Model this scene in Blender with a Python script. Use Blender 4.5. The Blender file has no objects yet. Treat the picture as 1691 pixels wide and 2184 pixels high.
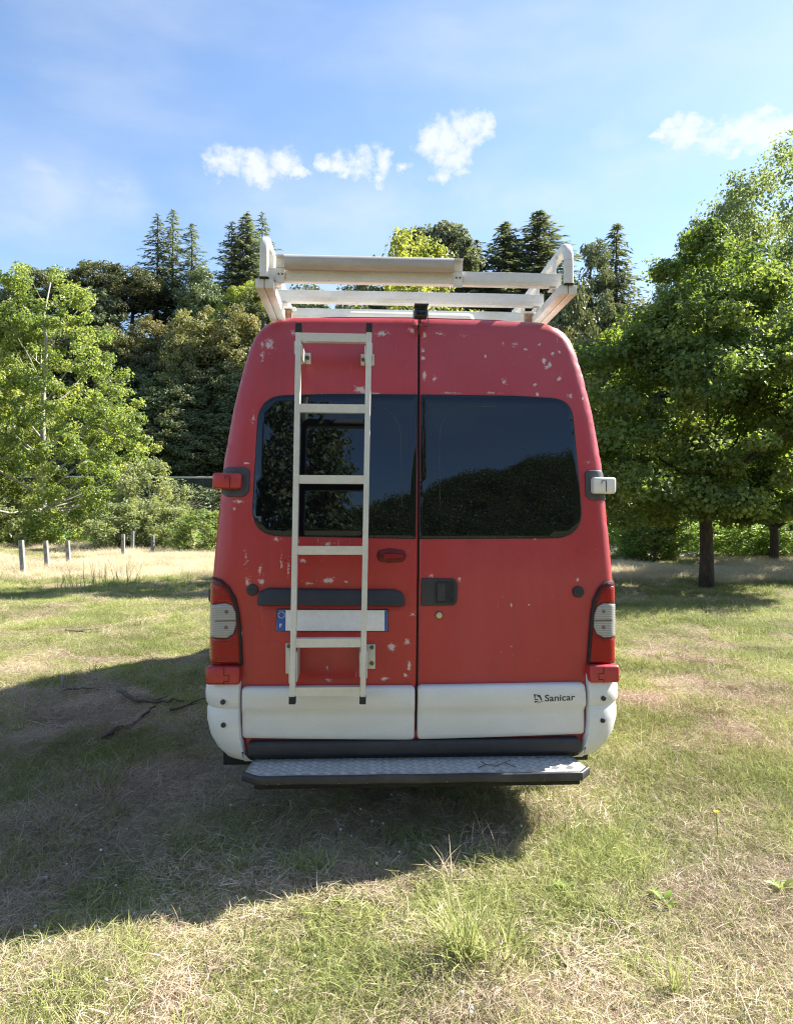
import bpy, bmesh, math, random
import numpy as np
from mathutils import Vector, Matrix, geometry

R = math.radians
random.seed(7)
rng = np.random.default_rng(7)
S = bpy.context.scene
C = S.collection

# ------------------------------------------------------------------ camera, sky, sun, exposure
PF, PW, PH = 1537.0, 1691.0, 2184.0            # focal length and frame of the photograph, one pixel unit
EYE = 1.5
cd = bpy.data.cameras.new('camera')
cam = bpy.data.objects.new('camera', cd)
C.objects.link(cam)
cd.sensor_fit = 'VERTICAL'; cd.sensor_height = 24.0; cd.lens = 24.0 * PF / PH
cd.clip_start = 0.05; cd.clip_end = 3000.0
cam.location = (0, 0, EYE)
cam.rotation_euler = (R(90.11), R(-0.25), 0)
S.camera = cam

SUN_TO = Vector((1.05, 0.475, 1.0)).normalized()
SUN_EL = math.asin(SUN_TO.z)
SUN_AZ = math.atan2(SUN_TO.x, SUN_TO.y)

W = bpy.data.worlds.new('World'); S.world = W; W.use_nodes = True
wn, wl = W.node_tree.nodes, W.node_tree.links
wn.clear()
def wnode(t, **kw):
    n = wn.new(t)
    for k, v in kw.items(): setattr(n, k, v)
    return n
def wmath(op, a, b=None, c=None, clamp=False):
    n = wnode('ShaderNodeMath', operation=op, use_clamp=clamp)
    for i, v in enumerate((a, b, c)):
        if v is None: continue
        if isinstance(v, (int, float)): n.inputs[i].default_value = v
        else: wl.new(v, n.inputs[i])
    return n.outputs[0]
sky = wnode('ShaderNodeTexSky', sky_type='NISHITA', sun_disc=False)
sky.sun_elevation = SUN_EL; sky.sun_rotation = SUN_AZ
sky.altitude = 200; sky.air_density = 1.0; sky.dust_density = 0.5; sky.ozone_density = 2.6
tc = wnode('ShaderNodeTexCoord')
sep = wnode('ShaderNodeSeparateXYZ'); wl.new(tc.outputs['Generated'], sep.inputs[0])
az = wmath('ARCTAN2', sep.outputs[0], sep.outputs[1])
el = wmath('ARCSINE', sep.outputs[2])
def sky_noise(scale, detail, rough, sx=1, sy=1, off=0):
    comb = wnode('ShaderNodeCombineXYZ')
    wl.new(wmath('MULTIPLY', az, sx), comb.inputs[0]); wl.new(wmath('MULTIPLY', el, sy), comb.inputs[1])
    comb.inputs[2].default_value = off
    n = wnode('ShaderNodeTexNoise'); n.inputs['Scale'].default_value = scale
    n.inputs['Detail'].default_value = detail; n.inputs['Roughness'].default_value = rough
    wl.new(comb.outputs[0], n.inputs['Vector'])
    return n.outputs[0]
def smooth(v, lo, hi):
    n = wnode('ShaderNodeMapRange', interpolation_type='SMOOTHSTEP')
    wl.new(v, n.inputs[0]); n.inputs[1].default_value = lo; n.inputs[2].default_value = hi
    return n.outputs[0]
az0, el0 = az, el
az_w = wmath('ADD', az, wmath('MULTIPLY', wmath('SUBTRACT', sky_noise(16, 5, 0.6, 1, 1.2, 31.0), 0.5), 0.085))
el_w = wmath('ADD', el, wmath('MULTIPLY', wmath('SUBTRACT', sky_noise(16, 5, 0.6, 1, 1.2, 47.0), 0.5), 0.06))
def blobs(lst):
    out = None; az, el = az_w, el_w
    for cx, cy, rx, ry in lst:
        ca = math.atan2(cx - 845, PF); ce = math.atan2(1095 - cy, math.hypot(PF, cx - 845))
        dx = wmath('DIVIDE', wmath('SUBTRACT', az, ca), rx / PF)
        dy = wmath('DIVIDE', wmath('SUBTRACT', el, ce), ry / PF)
        d = wmath('SUBTRACT', 1.0, wmath('SQRT', wmath('ADD', wmath('MULTIPLY', dx, dx), wmath('MULTIPLY', dy, dy))))
        out = d if out is None else wmath('MAXIMUM', out, d)
    return wmath('MAXIMUM', out, 0.0)
CUMULUS = [(475, 352, 62, 46), (540, 365, 60, 48), (598, 345, 62, 40), (640, 365, 36, 18), (556, 385, 40, 28),
           (695, 338, 34, 26), (748, 352, 52, 40), (808, 358, 44, 46), (860, 360, 24, 20), (722, 352, 40, 24),
           (905, 290, 44, 40), (950, 305, 58, 46), (1005, 268, 62, 48), (980, 340, 46, 50), (1035, 270, 36, 36), (945, 368, 34, 26),
           (1450, 272, 100, 26), (1480, 285, 110, 32), (1640, 285, 100, 34), (1520, 290, 80, 40), (1600, 265, 90, 30), (1680, 270, 80, 36), (1560, 318, 44, 14), (1760, 280, 80, 40),
           (1400, 275, 40, 12)]
VEIL = [(92, 365, 60, 30), (95, 400, 40, 70), (245, 399, 60, 22), (560, 400, 240, 100), (800, 420, 240, 90), (1000, 400, 200, 120), (1150, 420, 260, 60), (110, 440, 110, 100),
        (20, 470, 170, 60), (270, 430, 90, 70), (1420, 330, 330, 70), (1300, 300, 80, 60), (620, 450, 260, 60)]
n_c = wmath('ADD', wmath('SUBTRACT', sky_noise(22, 9, 0.66, 1, 1.3, 3.1), 0.5), wmath('MULTIPLY', wmath('SUBTRACT', sky_noise(75, 6, 0.6, 1, 1.2, 5.5), 0.5), 0.45))
n_v = wmath('SUBTRACT', sky_noise(7, 6, 0.62, 0.8, 1.5, 9.7), 0.5)
b_c = blobs(CUMULUS)
alpha_c = wmath('MULTIPLY', smooth(wmath('ADD', wmath('MULTIPLY', b_c, 1.15), wmath('MULTIPLY', n_c, 2.3)), 0.0, 1.12), smooth(b_c, 0.0, 0.42))
alpha_v = smooth(wmath('ADD', wmath('MULTIPLY', blobs(VEIL), 0.7), wmath('MULTIPLY', n_v, 0.9)), 0.05, 0.95)
cirrus = smooth(sky_noise(3.2, 7, 0.55, 0.7, 1.9, 20.4), 0.36, 0.85)
alpha = wmath('MAXIMUM', wmath('MULTIPLY', alpha_c, 0.88), wmath('ADD', wmath('MULTIPLY', alpha_v, 0.26), wmath('MULTIPLY', cirrus, 0.42), clamp=True))
cmix = wnode('ShaderNodeMix', data_type='RGBA')
wl.new(alpha, cmix.inputs[0]); wl.new(sky.outputs[0], cmix.inputs[6])
cmix.inputs[7].default_value = (3.7, 3.85, 4.05, 1)
bg = wnode('ShaderNodeBackground'); bg.inputs[1].default_value = 0.074
wl.new(cmix.outputs[2], bg.inputs[0])
wo = wnode('ShaderNodeOutputWorld'); wl.new(bg.outputs[0], wo.inputs[0])

sd = bpy.data.lights.new('sun', 'SUN'); sd.energy = 5.0; sd.angle = R(0.5); sd.color = (1.0, 0.95, 0.86)
sun = bpy.data.objects.new('sun', sd); C.objects.link(sun)
sun.rotation_euler = SUN_TO.to_track_quat('Z', 'Y').to_euler(); sun.location = (20, 8, 30)

vs = S.view_settings
S.display_settings.display_device = 'sRGB'
vs.view_transform = 'Standard'; vs.look = 'None'; vs.gamma = 1.0; vs.use_curve_mapping = False
vs.exposure = 1.88
S.cycles.max_bounces = 7; S.cycles.diffuse_bounces = 4; S.cycles.glossy_bounces = 4
S.cycles.transmission_bounces = 4; S.cycles.transparent_max_bounces = 6
S.cycles.use_denoising = True
S.cycles.denoising_prefilter = 'NONE'
S.cycles.filter_width = 1.15
S.cycles.sample_clamp_indirect = 6.0

# ------------------------------------------------------------------ materials
def new_mat(name):
    m = bpy.data.materials.new(name); m.use_nodes = True
    nt = m.node_tree; nt.nodes.clear()
    out = nt.nodes.new('ShaderNodeOutputMaterial')
    p = nt.nodes.new('ShaderNodeBsdfPrincipled'); nt.links.new(p.outputs[0], out.inputs[0])
    return m, nt, p, out
class NT:
    def __init__(s, nt): s.nt = nt
    def n(s, t, **kw):
        o = s.nt.nodes.new(t)
        for k, v in kw.items(): setattr(o, k, v)
        return o
    def put(s, sock, v):
        if isinstance(v, bpy.types.NodeSocket): s.nt.links.new(v, sock)
        else: sock.default_value = v
    def math(s, op, a, b=None, clamp=False):
        o = s.n('ShaderNodeMath', operation=op, use_clamp=clamp)
        s.put(o.inputs[0], a)
        if b is not None: s.put(o.inputs[1], b)
        return o.outputs[0]
    def vmath(s, op, a, b):
        o = s.n('ShaderNodeVectorMath', operation=op); s.put(o.inputs[0], a); s.put(o.inputs[1], b)
        return o
    def noise(s, vec, scale, detail=4, rough=0.55):
        o = s.n('ShaderNodeTexNoise'); s.put(o.inputs['Vector'], vec); s.put(o.inputs['Scale'], scale)
        s.put(o.inputs['Detail'], detail); s.put(o.inputs['Roughness'], rough)
        return o.outputs[0]
    def range(s, v, lo, hi, a=0.0, b=1.0, smooth=True):
        o = s.n('ShaderNodeMapRange', interpolation_type='SMOOTHSTEP' if smooth else 'LINEAR')
        s.put(o.inputs[0], v); s.put(o.inputs[1], lo); s.put(o.inputs[2], hi); s.put(o.inputs[3], a); s.put(o.inputs[4], b)
        return o.outputs[0]
    def mix(s, f, a, b, blend='MIX'):
        o = s.n('ShaderNodeMix', data_type='RGBA', blend_type=blend)
        s.put(o.inputs[0], f)
        s.put(o.inputs[6], a if isinstance(a, bpy.types.NodeSocket) else (*a, 1))
        s.put(o.inputs[7], b if isinstance(b, bpy.types.NodeSocket) else (*b, 1))
        return o.outputs[2]
    def obj(s): return s.n('ShaderNodeTexCoord').outputs['Object']
    def pos(s): return s.n('ShaderNodeNewGeometry').outputs['Position']
    def attr(s, name): return s.n('ShaderNodeAttribute', attribute_name=name).outputs['Fac']
    def bump(s, p, h, strength, dist):
        o = s.n('ShaderNodeBump'); s.put(o.inputs['Strength'], strength); s.put(o.inputs['Distance'], dist)
        s.put(o.inputs['Height'], h); s.nt.links.new(o.outputs[0], p.inputs['Normal'])

def worn(name, c1, c2, scale=6.0, rough=0.5, metal=0.0, lo=0.4, hi=0.7, bump=0.0, fine=60.0, coat=0.0, dirt=None, spec=0.5, stretch=None):
    """plain surface with soft stains between two colours, fine grain and optional dirt spots"""
    m, nt, p, out = new_mat(name); k = NT(nt)
    v = k.obj()
    if stretch: v = k.vmath('MULTIPLY', v, stretch).outputs[0]
    f = k.range(k.noise(v, scale, 6, 0.6), lo, hi)
    c = k.mix(f, c1, c2)
    g = k.noise(v, fine, 3, 0.6)
    c = k.mix(k.range(g, 0.3, 0.75, 0.0, 0.22), c, tuple(x * 0.6 for x in c1))
    if dirt:
        c = k.mix(k.range(k.noise(v, dirt[1], 8, 0.7), dirt[2], dirt[2] + 0.10, 0, dirt[3]), c, dirt[0])
    k.put(p.inputs['Base Color'], c)
    k.put(p.inputs['Roughness'], k.range(g, 0.2, 0.8, rough * 0.85, min(1, rough * 1.15)))
    p.inputs['Metallic'].default_value = metal
    p.inputs['Coat Weight'].default_value = coat
    p.inputs['Specular IOR Level'].default_value = spec
    if bump: k.bump(p, g, bump, 0.003)
    return m

def leaf_mat(name, dark, mid, light, trans=0.35, rough=0.5, vary=0.25):
    m, nt, p, out = new_mat(name); k = NT(nt)
    t = k.attr('tint')
    c = k.mix(k.range(t, 0.0, 0.55), dark, mid)
    c = k.mix(k.range(t, 0.55, 1.0), c, light)
    rnd = k.n('ShaderNodeObjectInfo').outputs['Random']
    hsv = k.n('ShaderNodeHueSaturation'); k.put(hsv.inputs['Color'], c)
    k.put(hsv.inputs['Hue'], k.range(rnd, 0, 1, 0.5 - vary * 0.06, 0.5 + vary * 0.06, False))
    k.put(hsv.inputs['Value'], k.range(rnd, 0, 1, 1 - vary, 1 + vary, False))
    c = hsv.outputs[0]
    k.put(p.inputs['Base Color'], c); p.inputs['Roughness'].default_value = rough
    p.inputs['Specular IOR Level'].default_value = 0.35
    tr = k.n('ShaderNodeBsdfTranslucent')
    k.put(tr.inputs[0], k.mix(1.0, c, (2.5, 2.3, 1.1), 'MULTIPLY'))
    ms = k.n('ShaderNodeMixShader'); ms.inputs[0].default_value = trans
    nt.links.new(p.outputs[0], ms.inputs[1]); nt.links.new(tr.outputs[0], ms.inputs[2]); nt.links.new(ms.outputs[0], out.inputs[0])
    return m

M = {}
M['black'] = worn('black_plastic', (0.018, 0.020, 0.024), (0.030, 0.031, 0.034), 8, 0.55, bump=0.15, fine=220)
M['rubber'] = worn('black_rubber', (0.012, 0.012, 0.013), (0.022, 0.021, 0.020), 8, 0.75)
M['grey_plastic'] = worn('grey_plastic', (0.045, 0.048, 0.055), (0.065, 0.067, 0.073), 8, 0.6)
M['white_bumper'] = worn('white_bumper_plastic', (0.63, 0.635, 0.61), (0.68, 0.68, 0.65), 3, 0.38, bump=0.05, fine=160,
                         dirt=((0.42, 0.40, 0.33), 9, 0.66, 0.35), stretch=(1, 1, 2.5))
M['white_pale'] = worn('white_painted_metal', (0.70, 0.69, 0.63), (0.60, 0.57, 0.47), 5, 0.42, dirt=((0.16, 0.12, 0.07), 14, 0.66, 0.6))
M['rack'] = worn('dirty_white_aluminium', (0.64, 0.635, 0.60), (0.53, 0.51, 0.44), 4.5, 0.45, lo=0.42, hi=0.72,
                 dirt=((0.18, 0.15, 0.09), 11, 0.62, 0.55), bump=0.05, stretch=(1, 1, 2))
M['ladder'] = worn('cream_aluminium', (0.60, 0.59, 0.52), (0.54, 0.52, 0.44), 5, 0.36, metal=0.15, dirt=((0.25, 0.21, 0.14), 30, 0.68, 0.4))
M['grey_tube'] = worn('grey_roller_tube', (0.36, 0.34, 0.31), (0.44, 0.42, 0.38), 6, 0.5, dirt=((0.14, 0.12, 0.09), 16, 0.64, 0.5), stretch=(0.6, 2, 2))
M['rust'] = worn('rusty_steel', (0.22, 0.10, 0.05), (0.40, 0.32, 0.24), 26, 0.8, bump=0.3)
M['steel'] = worn('bolt_steel', (0.10, 0.09, 0.07), (0.16, 0.14, 0.10), 40, 0.45, metal=0.6)
M['brass'] = worn('key_lock_metal', (0.55, 0.46, 0.28), (0.62, 0.55, 0.40), 40, 0.35, metal=0.8)
M['tread'] = worn('aluminium_tread', (0.33, 0.32, 0.30), (0.27, 0.255, 0.23), 5, 0.62, metal=0.05, dirt=((0.12, 0.10, 0.07), 10, 0.60, 0.5))
M['tread_bar'] = worn('worn_tread_bar', (0.46, 0.455, 0.44), (0.38, 0.375, 0.36), 12, 0.5, metal=0.1)
M['edge_strip'] = worn('black_edge_strip', (0.022, 0.023, 0.027), (0.05, 0.05, 0.052), 5, 0.5, dirt=((0.16, 0.14, 0.11), 14, 0.66, 0.5))
M['tyre'] = worn('tyre_rubber', (0.015, 0.015, 0.015), (0.03, 0.028, 0.025), 10, 0.85)
M['rim'] = worn('wheel_steel', (0.25, 0.25, 0.26), (0.32, 0.32, 0.32), 10, 0.45, metal=0.6)
M['under'] = worn('underbody', (0.012, 0.011, 0.010), (0.02, 0.018, 0.016), 6, 0.9)
M['plate_white'] = worn('plate_white', (0.80, 0.80, 0.79), (0.76, 0.76, 0.75), 8, 0.35)
M['blue'] = worn('plate_blue', (0.006, 0.075, 0.34), (0.008, 0.085, 0.36), 8, 0.35)
M['print_white'] = worn('white_print', (0.78, 0.80, 0.82), (0.74, 0.76, 0.78), 8, 0.4)
M['print_black'] = worn('black_print', (0.016, 0.022, 0.020), (0.02, 0.025, 0.024), 8, 0.4)
M['star'] = worn('star_print', (0.55, 0.62, 0.50), (0.55, 0.62, 0.50), 8, 0.4)
M['concrete'] = worn('weathered_post', (0.25, 0.25, 0.24), (0.17, 0.17, 0.16), 6, 0.85, bump=0.4, dirt=((0.10, 0.09, 0.06), 12, 0.60, 0.5))
M['stone'] = worn('river_stone', (0.34, 0.34, 0.33), (0.22, 0.22, 0.22), 3, 0.9, bump=0.6, fine=18)
M['dark_stone'] = worn('mossy_dark_stone', (0.05, 0.05, 0.045), (0.11, 0.11, 0.10), 1.2, 0.95, bump=0.6, fine=9, dirt=((0.03, 0.045, 0.02), 2, .5, .9))
M['bark_dark'] = worn('dark_bark', (0.045, 0.036, 0.028), (0.085, 0.07, 0.055), 9, 0.95, bump=0.9, fine=34, stretch=(3, 3, 0.7))
M['bark_pale'] = worn('pale_poplar_bark', (0.38, 0.37, 0.31), (0.22, 0.21, 0.16), 4, 0.9, bump=0.6, fine=30, stretch=(2, 2, 0.8), dirt=((0.07, 0.06, 0.05), 9, 0.62, 0.6))
M['bark_grey'] = worn('grey_bark', (0.13, 0.115, 0.095), (0.07, 0.06, 0.05), 6, 0.95, bump=0.7, fine=30, stretch=(3, 3, 0.8))
M['stick'] = worn('dead_wood', (0.085, 0.060, 0.045), (0.15, 0.12, 0.095), 12, 0.9, bump=0.7, fine=70)
M['stick_pale'] = worn('bleached_wood', (0.34, 0.31, 0.26), (0.22, 0.19, 0.15), 12, 0.9, bump=0.5, fine=70)
M['yellow'] = worn('yellow_petal', (0.75, 0.55, 0.02), (0.7, 0.5, 0.02), 9, 0.6)

# leaves
M['lf_poplar'] = leaf_mat('poplar_leaf', (0.09, 0.135, 0.04), (0.165, 0.215, 0.07), (0.3, 0.33, 0.13), 0.42, 0.42, 0.1)
M['lf_poplar_grey'] = leaf_mat('grey_poplar_leaf', (0.095, 0.135, 0.075), (0.15, 0.195, 0.105), (0.24, 0.28, 0.16), 0.35, 0.42, 0.1)
M['lf_maple'] = leaf_mat('maple_leaf', (0.050, 0.092, 0.028), (0.105, 0.158, 0.044), (0.23, 0.285, 0.085), 0.42, 0.55, 0.1)
M['lf_lime'] = leaf_mat('lime_leaf', (0.13, 0.17, 0.045), (0.22, 0.26, 0.075), (0.33, 0.35, 0.12), 0.45, 0.45, 0.1)
M['lf_oak'] = leaf_mat('evergreen_oak_leaf', (0.070, 0.094, 0.050), (0.120, 0.150, 0.072), (0.21, 0.22, 0.11), 0.16, 0.5, 0.3)
M['lf_olive'] = leaf_mat('olive_green_leaf', (0.109, 0.123, 0.049), (0.203, 0.210, 0.087), (0.348, 0.319, 0.145), 0.2, 0.55, 0.25)
M['lf_bush'] = leaf_mat('bush_leaf', (0.1, 0.16, 0.06), (0.18, 0.26, 0.095), (0.28, 0.35, 0.14), 0.38, 0.45, 0.2)
M['lf_willow'] = leaf_mat('willow_leaf', (0.15, 0.19, 0.11), (0.24, 0.285, 0.16), (0.34, 0.37, 0.22), 0.34, 0.5, 0.15)
M['lf_conifer'] = leaf_mat('conifer_needle', (0.07, 0.092, 0.07), (0.115, 0.142, 0.1), (0.18, 0.2, 0.14), 0.25, 0.6, 0.2)
M['lf_pine'] = leaf_mat('grey_pine_needle', (0.087, 0.109, 0.072), (0.145, 0.174, 0.109), (0.232, 0.246, 0.160), 0.15, 0.6, 0.15)
M['lf_weed'] = leaf_mat('weed_leaf', (0.109, 0.174, 0.036), (0.189, 0.275, 0.051), (0.275, 0.362, 0.087), 0.35, 0.5, 0.2)

def straw_mat(name, cols, trans=0.25):
    m, nt, p, out = new_mat(name); k = NT(nt)
    t = k.attr('tint')
    c = k.mix(k.range(t, 0.0, 0.5, smooth=False), cols[0], cols[1])
    c = k.mix(k.range(t, 0.5, 1.0, smooth=False), c, cols[2])
    w = k.noise(k.pos(), 0.8, 3, 0.5)
    c = k.mix(k.range(w, 0.35, 0.68, 0.0, 0.5), c, tuple(x * 0.72 for x in cols[0]))
    k.put(p.inputs['Base Color'], c); p.inputs['Roughness'].default_value = 0.65
    p.inputs['Specular IOR Level'].default_value = 0.25
    tr = k.n('ShaderNodeBsdfTranslucent'); k.put(tr.inputs[0], c)
    ms = k.n('ShaderNodeMixShader'); ms.inputs[0].default_value = trans
    nt.links.new(p.outputs[0], ms.inputs[1]); nt.links.new(tr.outputs[0], ms.inputs[2]); nt.links.new(ms.outputs[0], out.inputs[0])
    return m
M['straw'] = straw_mat('dry_straw', ((0.26, 0.185, 0.12), (0.60, 0.475, 0.335), (0.80, 0.70, 0.54)))
M['blade'] = straw_mat('grass_blade', ((0.15, 0.19, 0.055), (0.36, 0.40, 0.12), (0.56, 0.55, 0.24)), 0.42)
M['tall'] = straw_mat('tall_dry_grass', ((0.58, 0.48, 0.30), (0.74, 0.64, 0.44), (0.80, 0.72, 0.53)), 0.35)
M['clover'] = worn('clover_flower', (0.62, 0.60, 0.54), (0.55, 0.52, 0.46), 30, 0.8)

# ------------------------------------------------------------------ mesh helpers
def link(o, parent=None, label=None, cat=None, group=None, kind=None):
    C.objects.link(o)
    if parent is not None: o.parent = parent
    if label: o['label'] = label
    if cat: o['category'] = cat
    if group: o['group'] = group
    if kind: o['kind'] = kind
    return o
def empty(name, loc, label, cat, group=None, rz=0.0):
    o = bpy.data.objects.new(name, None); o.empty_display_size = 0.2
    o.location = loc; o.rotation_euler = (0, 0, rz)
    return link(o, None, label, cat, group)
def finish(me, mat, sharp=35):
    if mat is not None: me.materials.append(mat)
    me.polygons.foreach_set('use_smooth', [True] * len(me.polygons))
    if sharp: me.set_sharp_from_angle(angle=R(sharp))
    me.update()
    return me
def from_bm(name, bm, mat, parent=None, sharp=35, **kw):
    me = bpy.data.meshes.new(name)
    bmesh.ops.recalc_face_normals(bm, faces=bm.faces)
    bm.to_mesh(me); bm.free()
    finish(me, mat, sharp)
    return link(bpy.data.objects.new(name, me), parent, **kw)
def from_np(name, V, F, mat, tint=None, smooth=False):
    V = np.asarray(V, np.float32); F = np.asarray(F, np.int32)
    me = bpy.data.meshes.new(name)
    k = F.shape[1]
    me.vertices.add(len(V)); me.vertices.foreach_set('co', V.ravel())
    me.loops.add(F.size); me.loops.foreach_set('vertex_index', F.ravel())
    me.polygons.add(len(F)); me.polygons.foreach_set('loop_start', np.arange(len(F), dtype=np.int32) * k)
    me.polygons.foreach_set('use_smooth', np.full(len(F), smooth))
    if tint is not None:
        a = me.attributes.new('tint', 'FLOAT', 'POINT'); a.data.foreach_set('value', np.asarray(tint, np.float32))
    me.materials.append(mat)
    me.update(calc_edges=True); me.validate()
    return me
def add_box(bm, c, s, bevel=0.0, rot=None, seg=2):
    b = bmesh.new()
    bmesh.ops.create_cube(b, size=1.0)
    for v in b.verts: v.co = Vector((v.co.x * s[0], v.co.y * s[1], v.co.z * s[2]))
    if bevel: bmesh.ops.bevel(b, geom=b.edges[:], offset=bevel, segments=seg, affect='EDGES', profile=0.5)
    mt = Matrix.Translation(c) @ (rot.to_4x4() if rot is not None else Matrix.Identity(4))
    b.transform(mt)
    vm = {v: bm.verts.new(v.co) for v in b.verts}
    for f in b.faces: bm.faces.new([vm[v] for v in f.verts])
    b.free()
def add_cyl(bm, c, r, h, axis='Z', seg=20, r2=None, bevel=0.0):
    b = bmesh.new()
    bmesh.ops.create_cone(b, cap_ends=True, segments=seg, radius1=r, radius2=r if r2 is None else r2, depth=h)
    if bevel: bmesh.ops.bevel(b, geom=[e for e in b.edges if len(e.link_faces) == 2 and any(len(f.verts) > 4 for f in e.link_faces)], offset=bevel, segments=2, affect='EDGES', profile=0.5)
    if axis == 'Y': b.transform(Matrix.Rotation(R(90), 4, 'X'))
    if axis == 'X': b.transform(Matrix.Rotation(R(90), 4, 'Y'))
    b.transform(Matrix.Translation(c))
    vm = {v: bm.verts.new(v.co) for v in b.verts}
    for f in b.faces: bm.faces.new([vm[v] for v in f.verts])
    b.free()
def add_sweep(bm, path, prof, up=Vector((0, 0, 1)), scales=None):
    """sweep a closed 2-D profile along a path; prof x goes along (tangent x up), prof y along the other normal"""
    path = [Vector(p) for p in path]; rings = []
    for i, p in enumerate(path):
        t = (path[min(i + 1, len(path) - 1)] - path[max(i - 1, 0)]).normalized()
        a = t.cross(up)
        if a.length < 1e-4: a = t.cross(Vector((0, 1, 0)))
        a.normalize(); b = a.cross(t).normalized()
        s = 1.0 if scales is None else scales[i]
        rings.append([bm.verts.new(p + a * (x * s) + b * (y * s)) for x, y in prof])
    n = len(prof)
    for r0, r1 in zip(rings, rings[1:]):
        for j in range(n): bm.faces.new((r0[j], r0[(j + 1) % n], r1[(j + 1) % n], r1[j]))
    bm.faces.new(rings[0][::-1]); bm.faces.new(rings[-1])
def circle(r, n=8): return [(r * math.cos(2 * math.pi * i / n), r * math.sin(2 * math.pi * i / n)) for i in range(n)]
def rrect(w, h, r, n=3):
    pts = []
    for cx, cy, a0 in ((w / 2 - r, h / 2 - r, 0), (-w / 2 + r, h / 2 - r, 90), (-w / 2 + r, -h / 2 + r, 180), (w / 2 - r, -h / 2 + r, 270)):
        for i in range(n + 1):
            a = R(a0 + 90 * i / n); pts.append((cx + r * math.cos(a), cy + r * math.sin(a)))
    return pts
def fillet(pts, rad, n=6):
    out = []; m = len(pts)
    rad = rad if isinstance(rad, (list, tuple)) else [rad] * m
    for i in range(m):
        p = np.array(pts[i], float); a = np.array(pts[i - 1], float); b = np.array(pts[(i + 1) % m], float); r = rad[i]
        if r <= 0: out.append(tuple(p)); continue
        u = (a - p) / np.linalg.norm(a - p); v = (b - p) / np.linalg.norm(b - p)
        ang = math.acos(max(-1, min(1, float(u @ v))))
        if ang > math.pi - 0.03: out.append(tuple(p)); continue
        d = min(r / math.tan(ang / 2), 0.48 * np.linalg.norm(a - p), 0.48 * np.linalg.norm(b - p))
        p0 = p + u * d; p1 = p + v * d
        for k in range(n + 1):
            t = k / n; q = (1 - t) ** 2 * p0 + 2 * t * (1 - t) * (0.25 * p0 + 0.25 * p1 + 0.5 * p) * 1.0 + t * t * p1
            q = (1 - t) ** 2 * p0 + 2 * t * (1 - t) * p + t * t * p1
            out.append(tuple(q))
    return out

# ------------------------------------------------------------------ terrain
def smst(a, b, x):
    t = np.clip((x - a) / (b - a), 0, 1); return t * t * (3 - 2 * t)
_gr = np.random.default_rng(5)
_lat = _gr.random((64, 64))
def vnoise(x, y, s):
    x = np.asarray(x, float) / s + 137.3; y = np.asarray(y, float) / s + 91.7
    xi = np.floor(x).astype(int); yi = np.floor(y).astype(int); fx = x - xi; fy = y - yi
    fx = fx * fx * (3 - 2 * fx); fy = fy * fy * (3 - 2 * fy)
    g = lambda i, j: _lat[i % 64, j % 64]
    return (g(xi, yi) * (1 - fx) * (1 - fy) + g(xi + 1, yi) * fx * (1 - fy) + g(xi, yi + 1) * (1 - fx) * fy + g(xi + 1, yi + 1) * fx * fy)
def hz(x, y):
    x = np.asarray(x, float); y = np.asarray(y, float)
    k = 1.0 - 0.22 * smst(6, 24, x)
    z = smst(40, 45.5, y) * 2.9 + np.clip(y - 49, 0, 17) * 0.82 * k + np.clip(y - 66, 0, 200) * 0.06
    z = z + smst(48, 60, y) * (vnoise(x, y, 7) - 0.5) * 2.0
    # wooded ridge on the side behind the camera, higher towards the right
    ridge = 0.95 * (23 + 20 * np.tanh(x / 45.0) + 7 * (vnoise(x, y * 0, 34) - 0.5) + 3 * (vnoise(x, y * 0, 11) - 0.5))
    z = z + smst(-48, -128, y) * ridge + smst(-48, -100, y) * (vnoise(x, y, 6) - 0.5) * 3
    z = z + (vnoise(x, y, 2.3) - 0.5) * 0.05 + (vnoise(x, y, 0.45) - 0.5) * 0.05 * smst(14, 8, y) + (vnoise(x + 9, y, 0.22) - 0.5) * 0.035 * smst(9, 6, y)
    far = smst(120, 420, np.hypot(x, y)); z = z + far * 18 * vnoise(x, y, 90)
    return z
def spaced(lo, hi, fine_lo, fine_hi, step, grow):
    a = list(np.arange(fine_lo, fine_hi + 1e-6, step)); s = step; v = fine_hi
    while v < hi: s *= grow; v += s; a.append(v)
    s = step; v = fine_lo; b = []
    while v > lo: s *= grow; v -= s; b.append(v)
    return np.array(b[::-1] + a)
gx = spaced(-900, 900, -4.5, 4.5, 0.09, 1.06); gy = spaced(-900, 900, 1.5, 8, 0.09, 1.035)
GX, GY = np.meshgrid(gx, gy)
Vg = np.stack([GX, GY, hz(GX, GY)], -1).reshape(-1, 3)
nx, ny = len(gx), len(gy)
ii = (np.arange(ny - 1)[:, None] * nx + np.arange(nx - 1)[None, :]).ravel()
Fg = np.stack([ii, ii + 1, ii + nx + 1, ii + nx], -1)
m, nt, p, out = new_mat('meadow_soil'); k = NT(nt)
P = k.pos()
n1 = k.noise(P, 1.3, 5, 0.6); n2 = k.noise(P, 9.0, 5, 0.65); n3 = k.noise(P, 70.0, 4, 0.7)
c = k.mix(k.range(n1, 0.42, 0.62), (0.17, 0.125, 0.08), (0.10, 0.105, 0.045))
c = k.mix(k.range(n2, 0.40, 0.66, 0, 0.5), c, (0.15, 0.11, 0.07))
c = k.mix(k.range(n3, 0.40, 0.70, 0, 0.6), c, (0.36, 0.29, 0.19))
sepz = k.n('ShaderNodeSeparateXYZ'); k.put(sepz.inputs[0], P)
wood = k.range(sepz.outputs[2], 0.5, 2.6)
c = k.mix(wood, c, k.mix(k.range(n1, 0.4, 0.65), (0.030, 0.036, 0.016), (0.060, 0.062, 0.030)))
k.put(p.inputs['Base Color'], c); p.inputs['Roughness'].default_value = 0.95; p.inputs['Specular IOR Level'].default_value = 0.1
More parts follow.
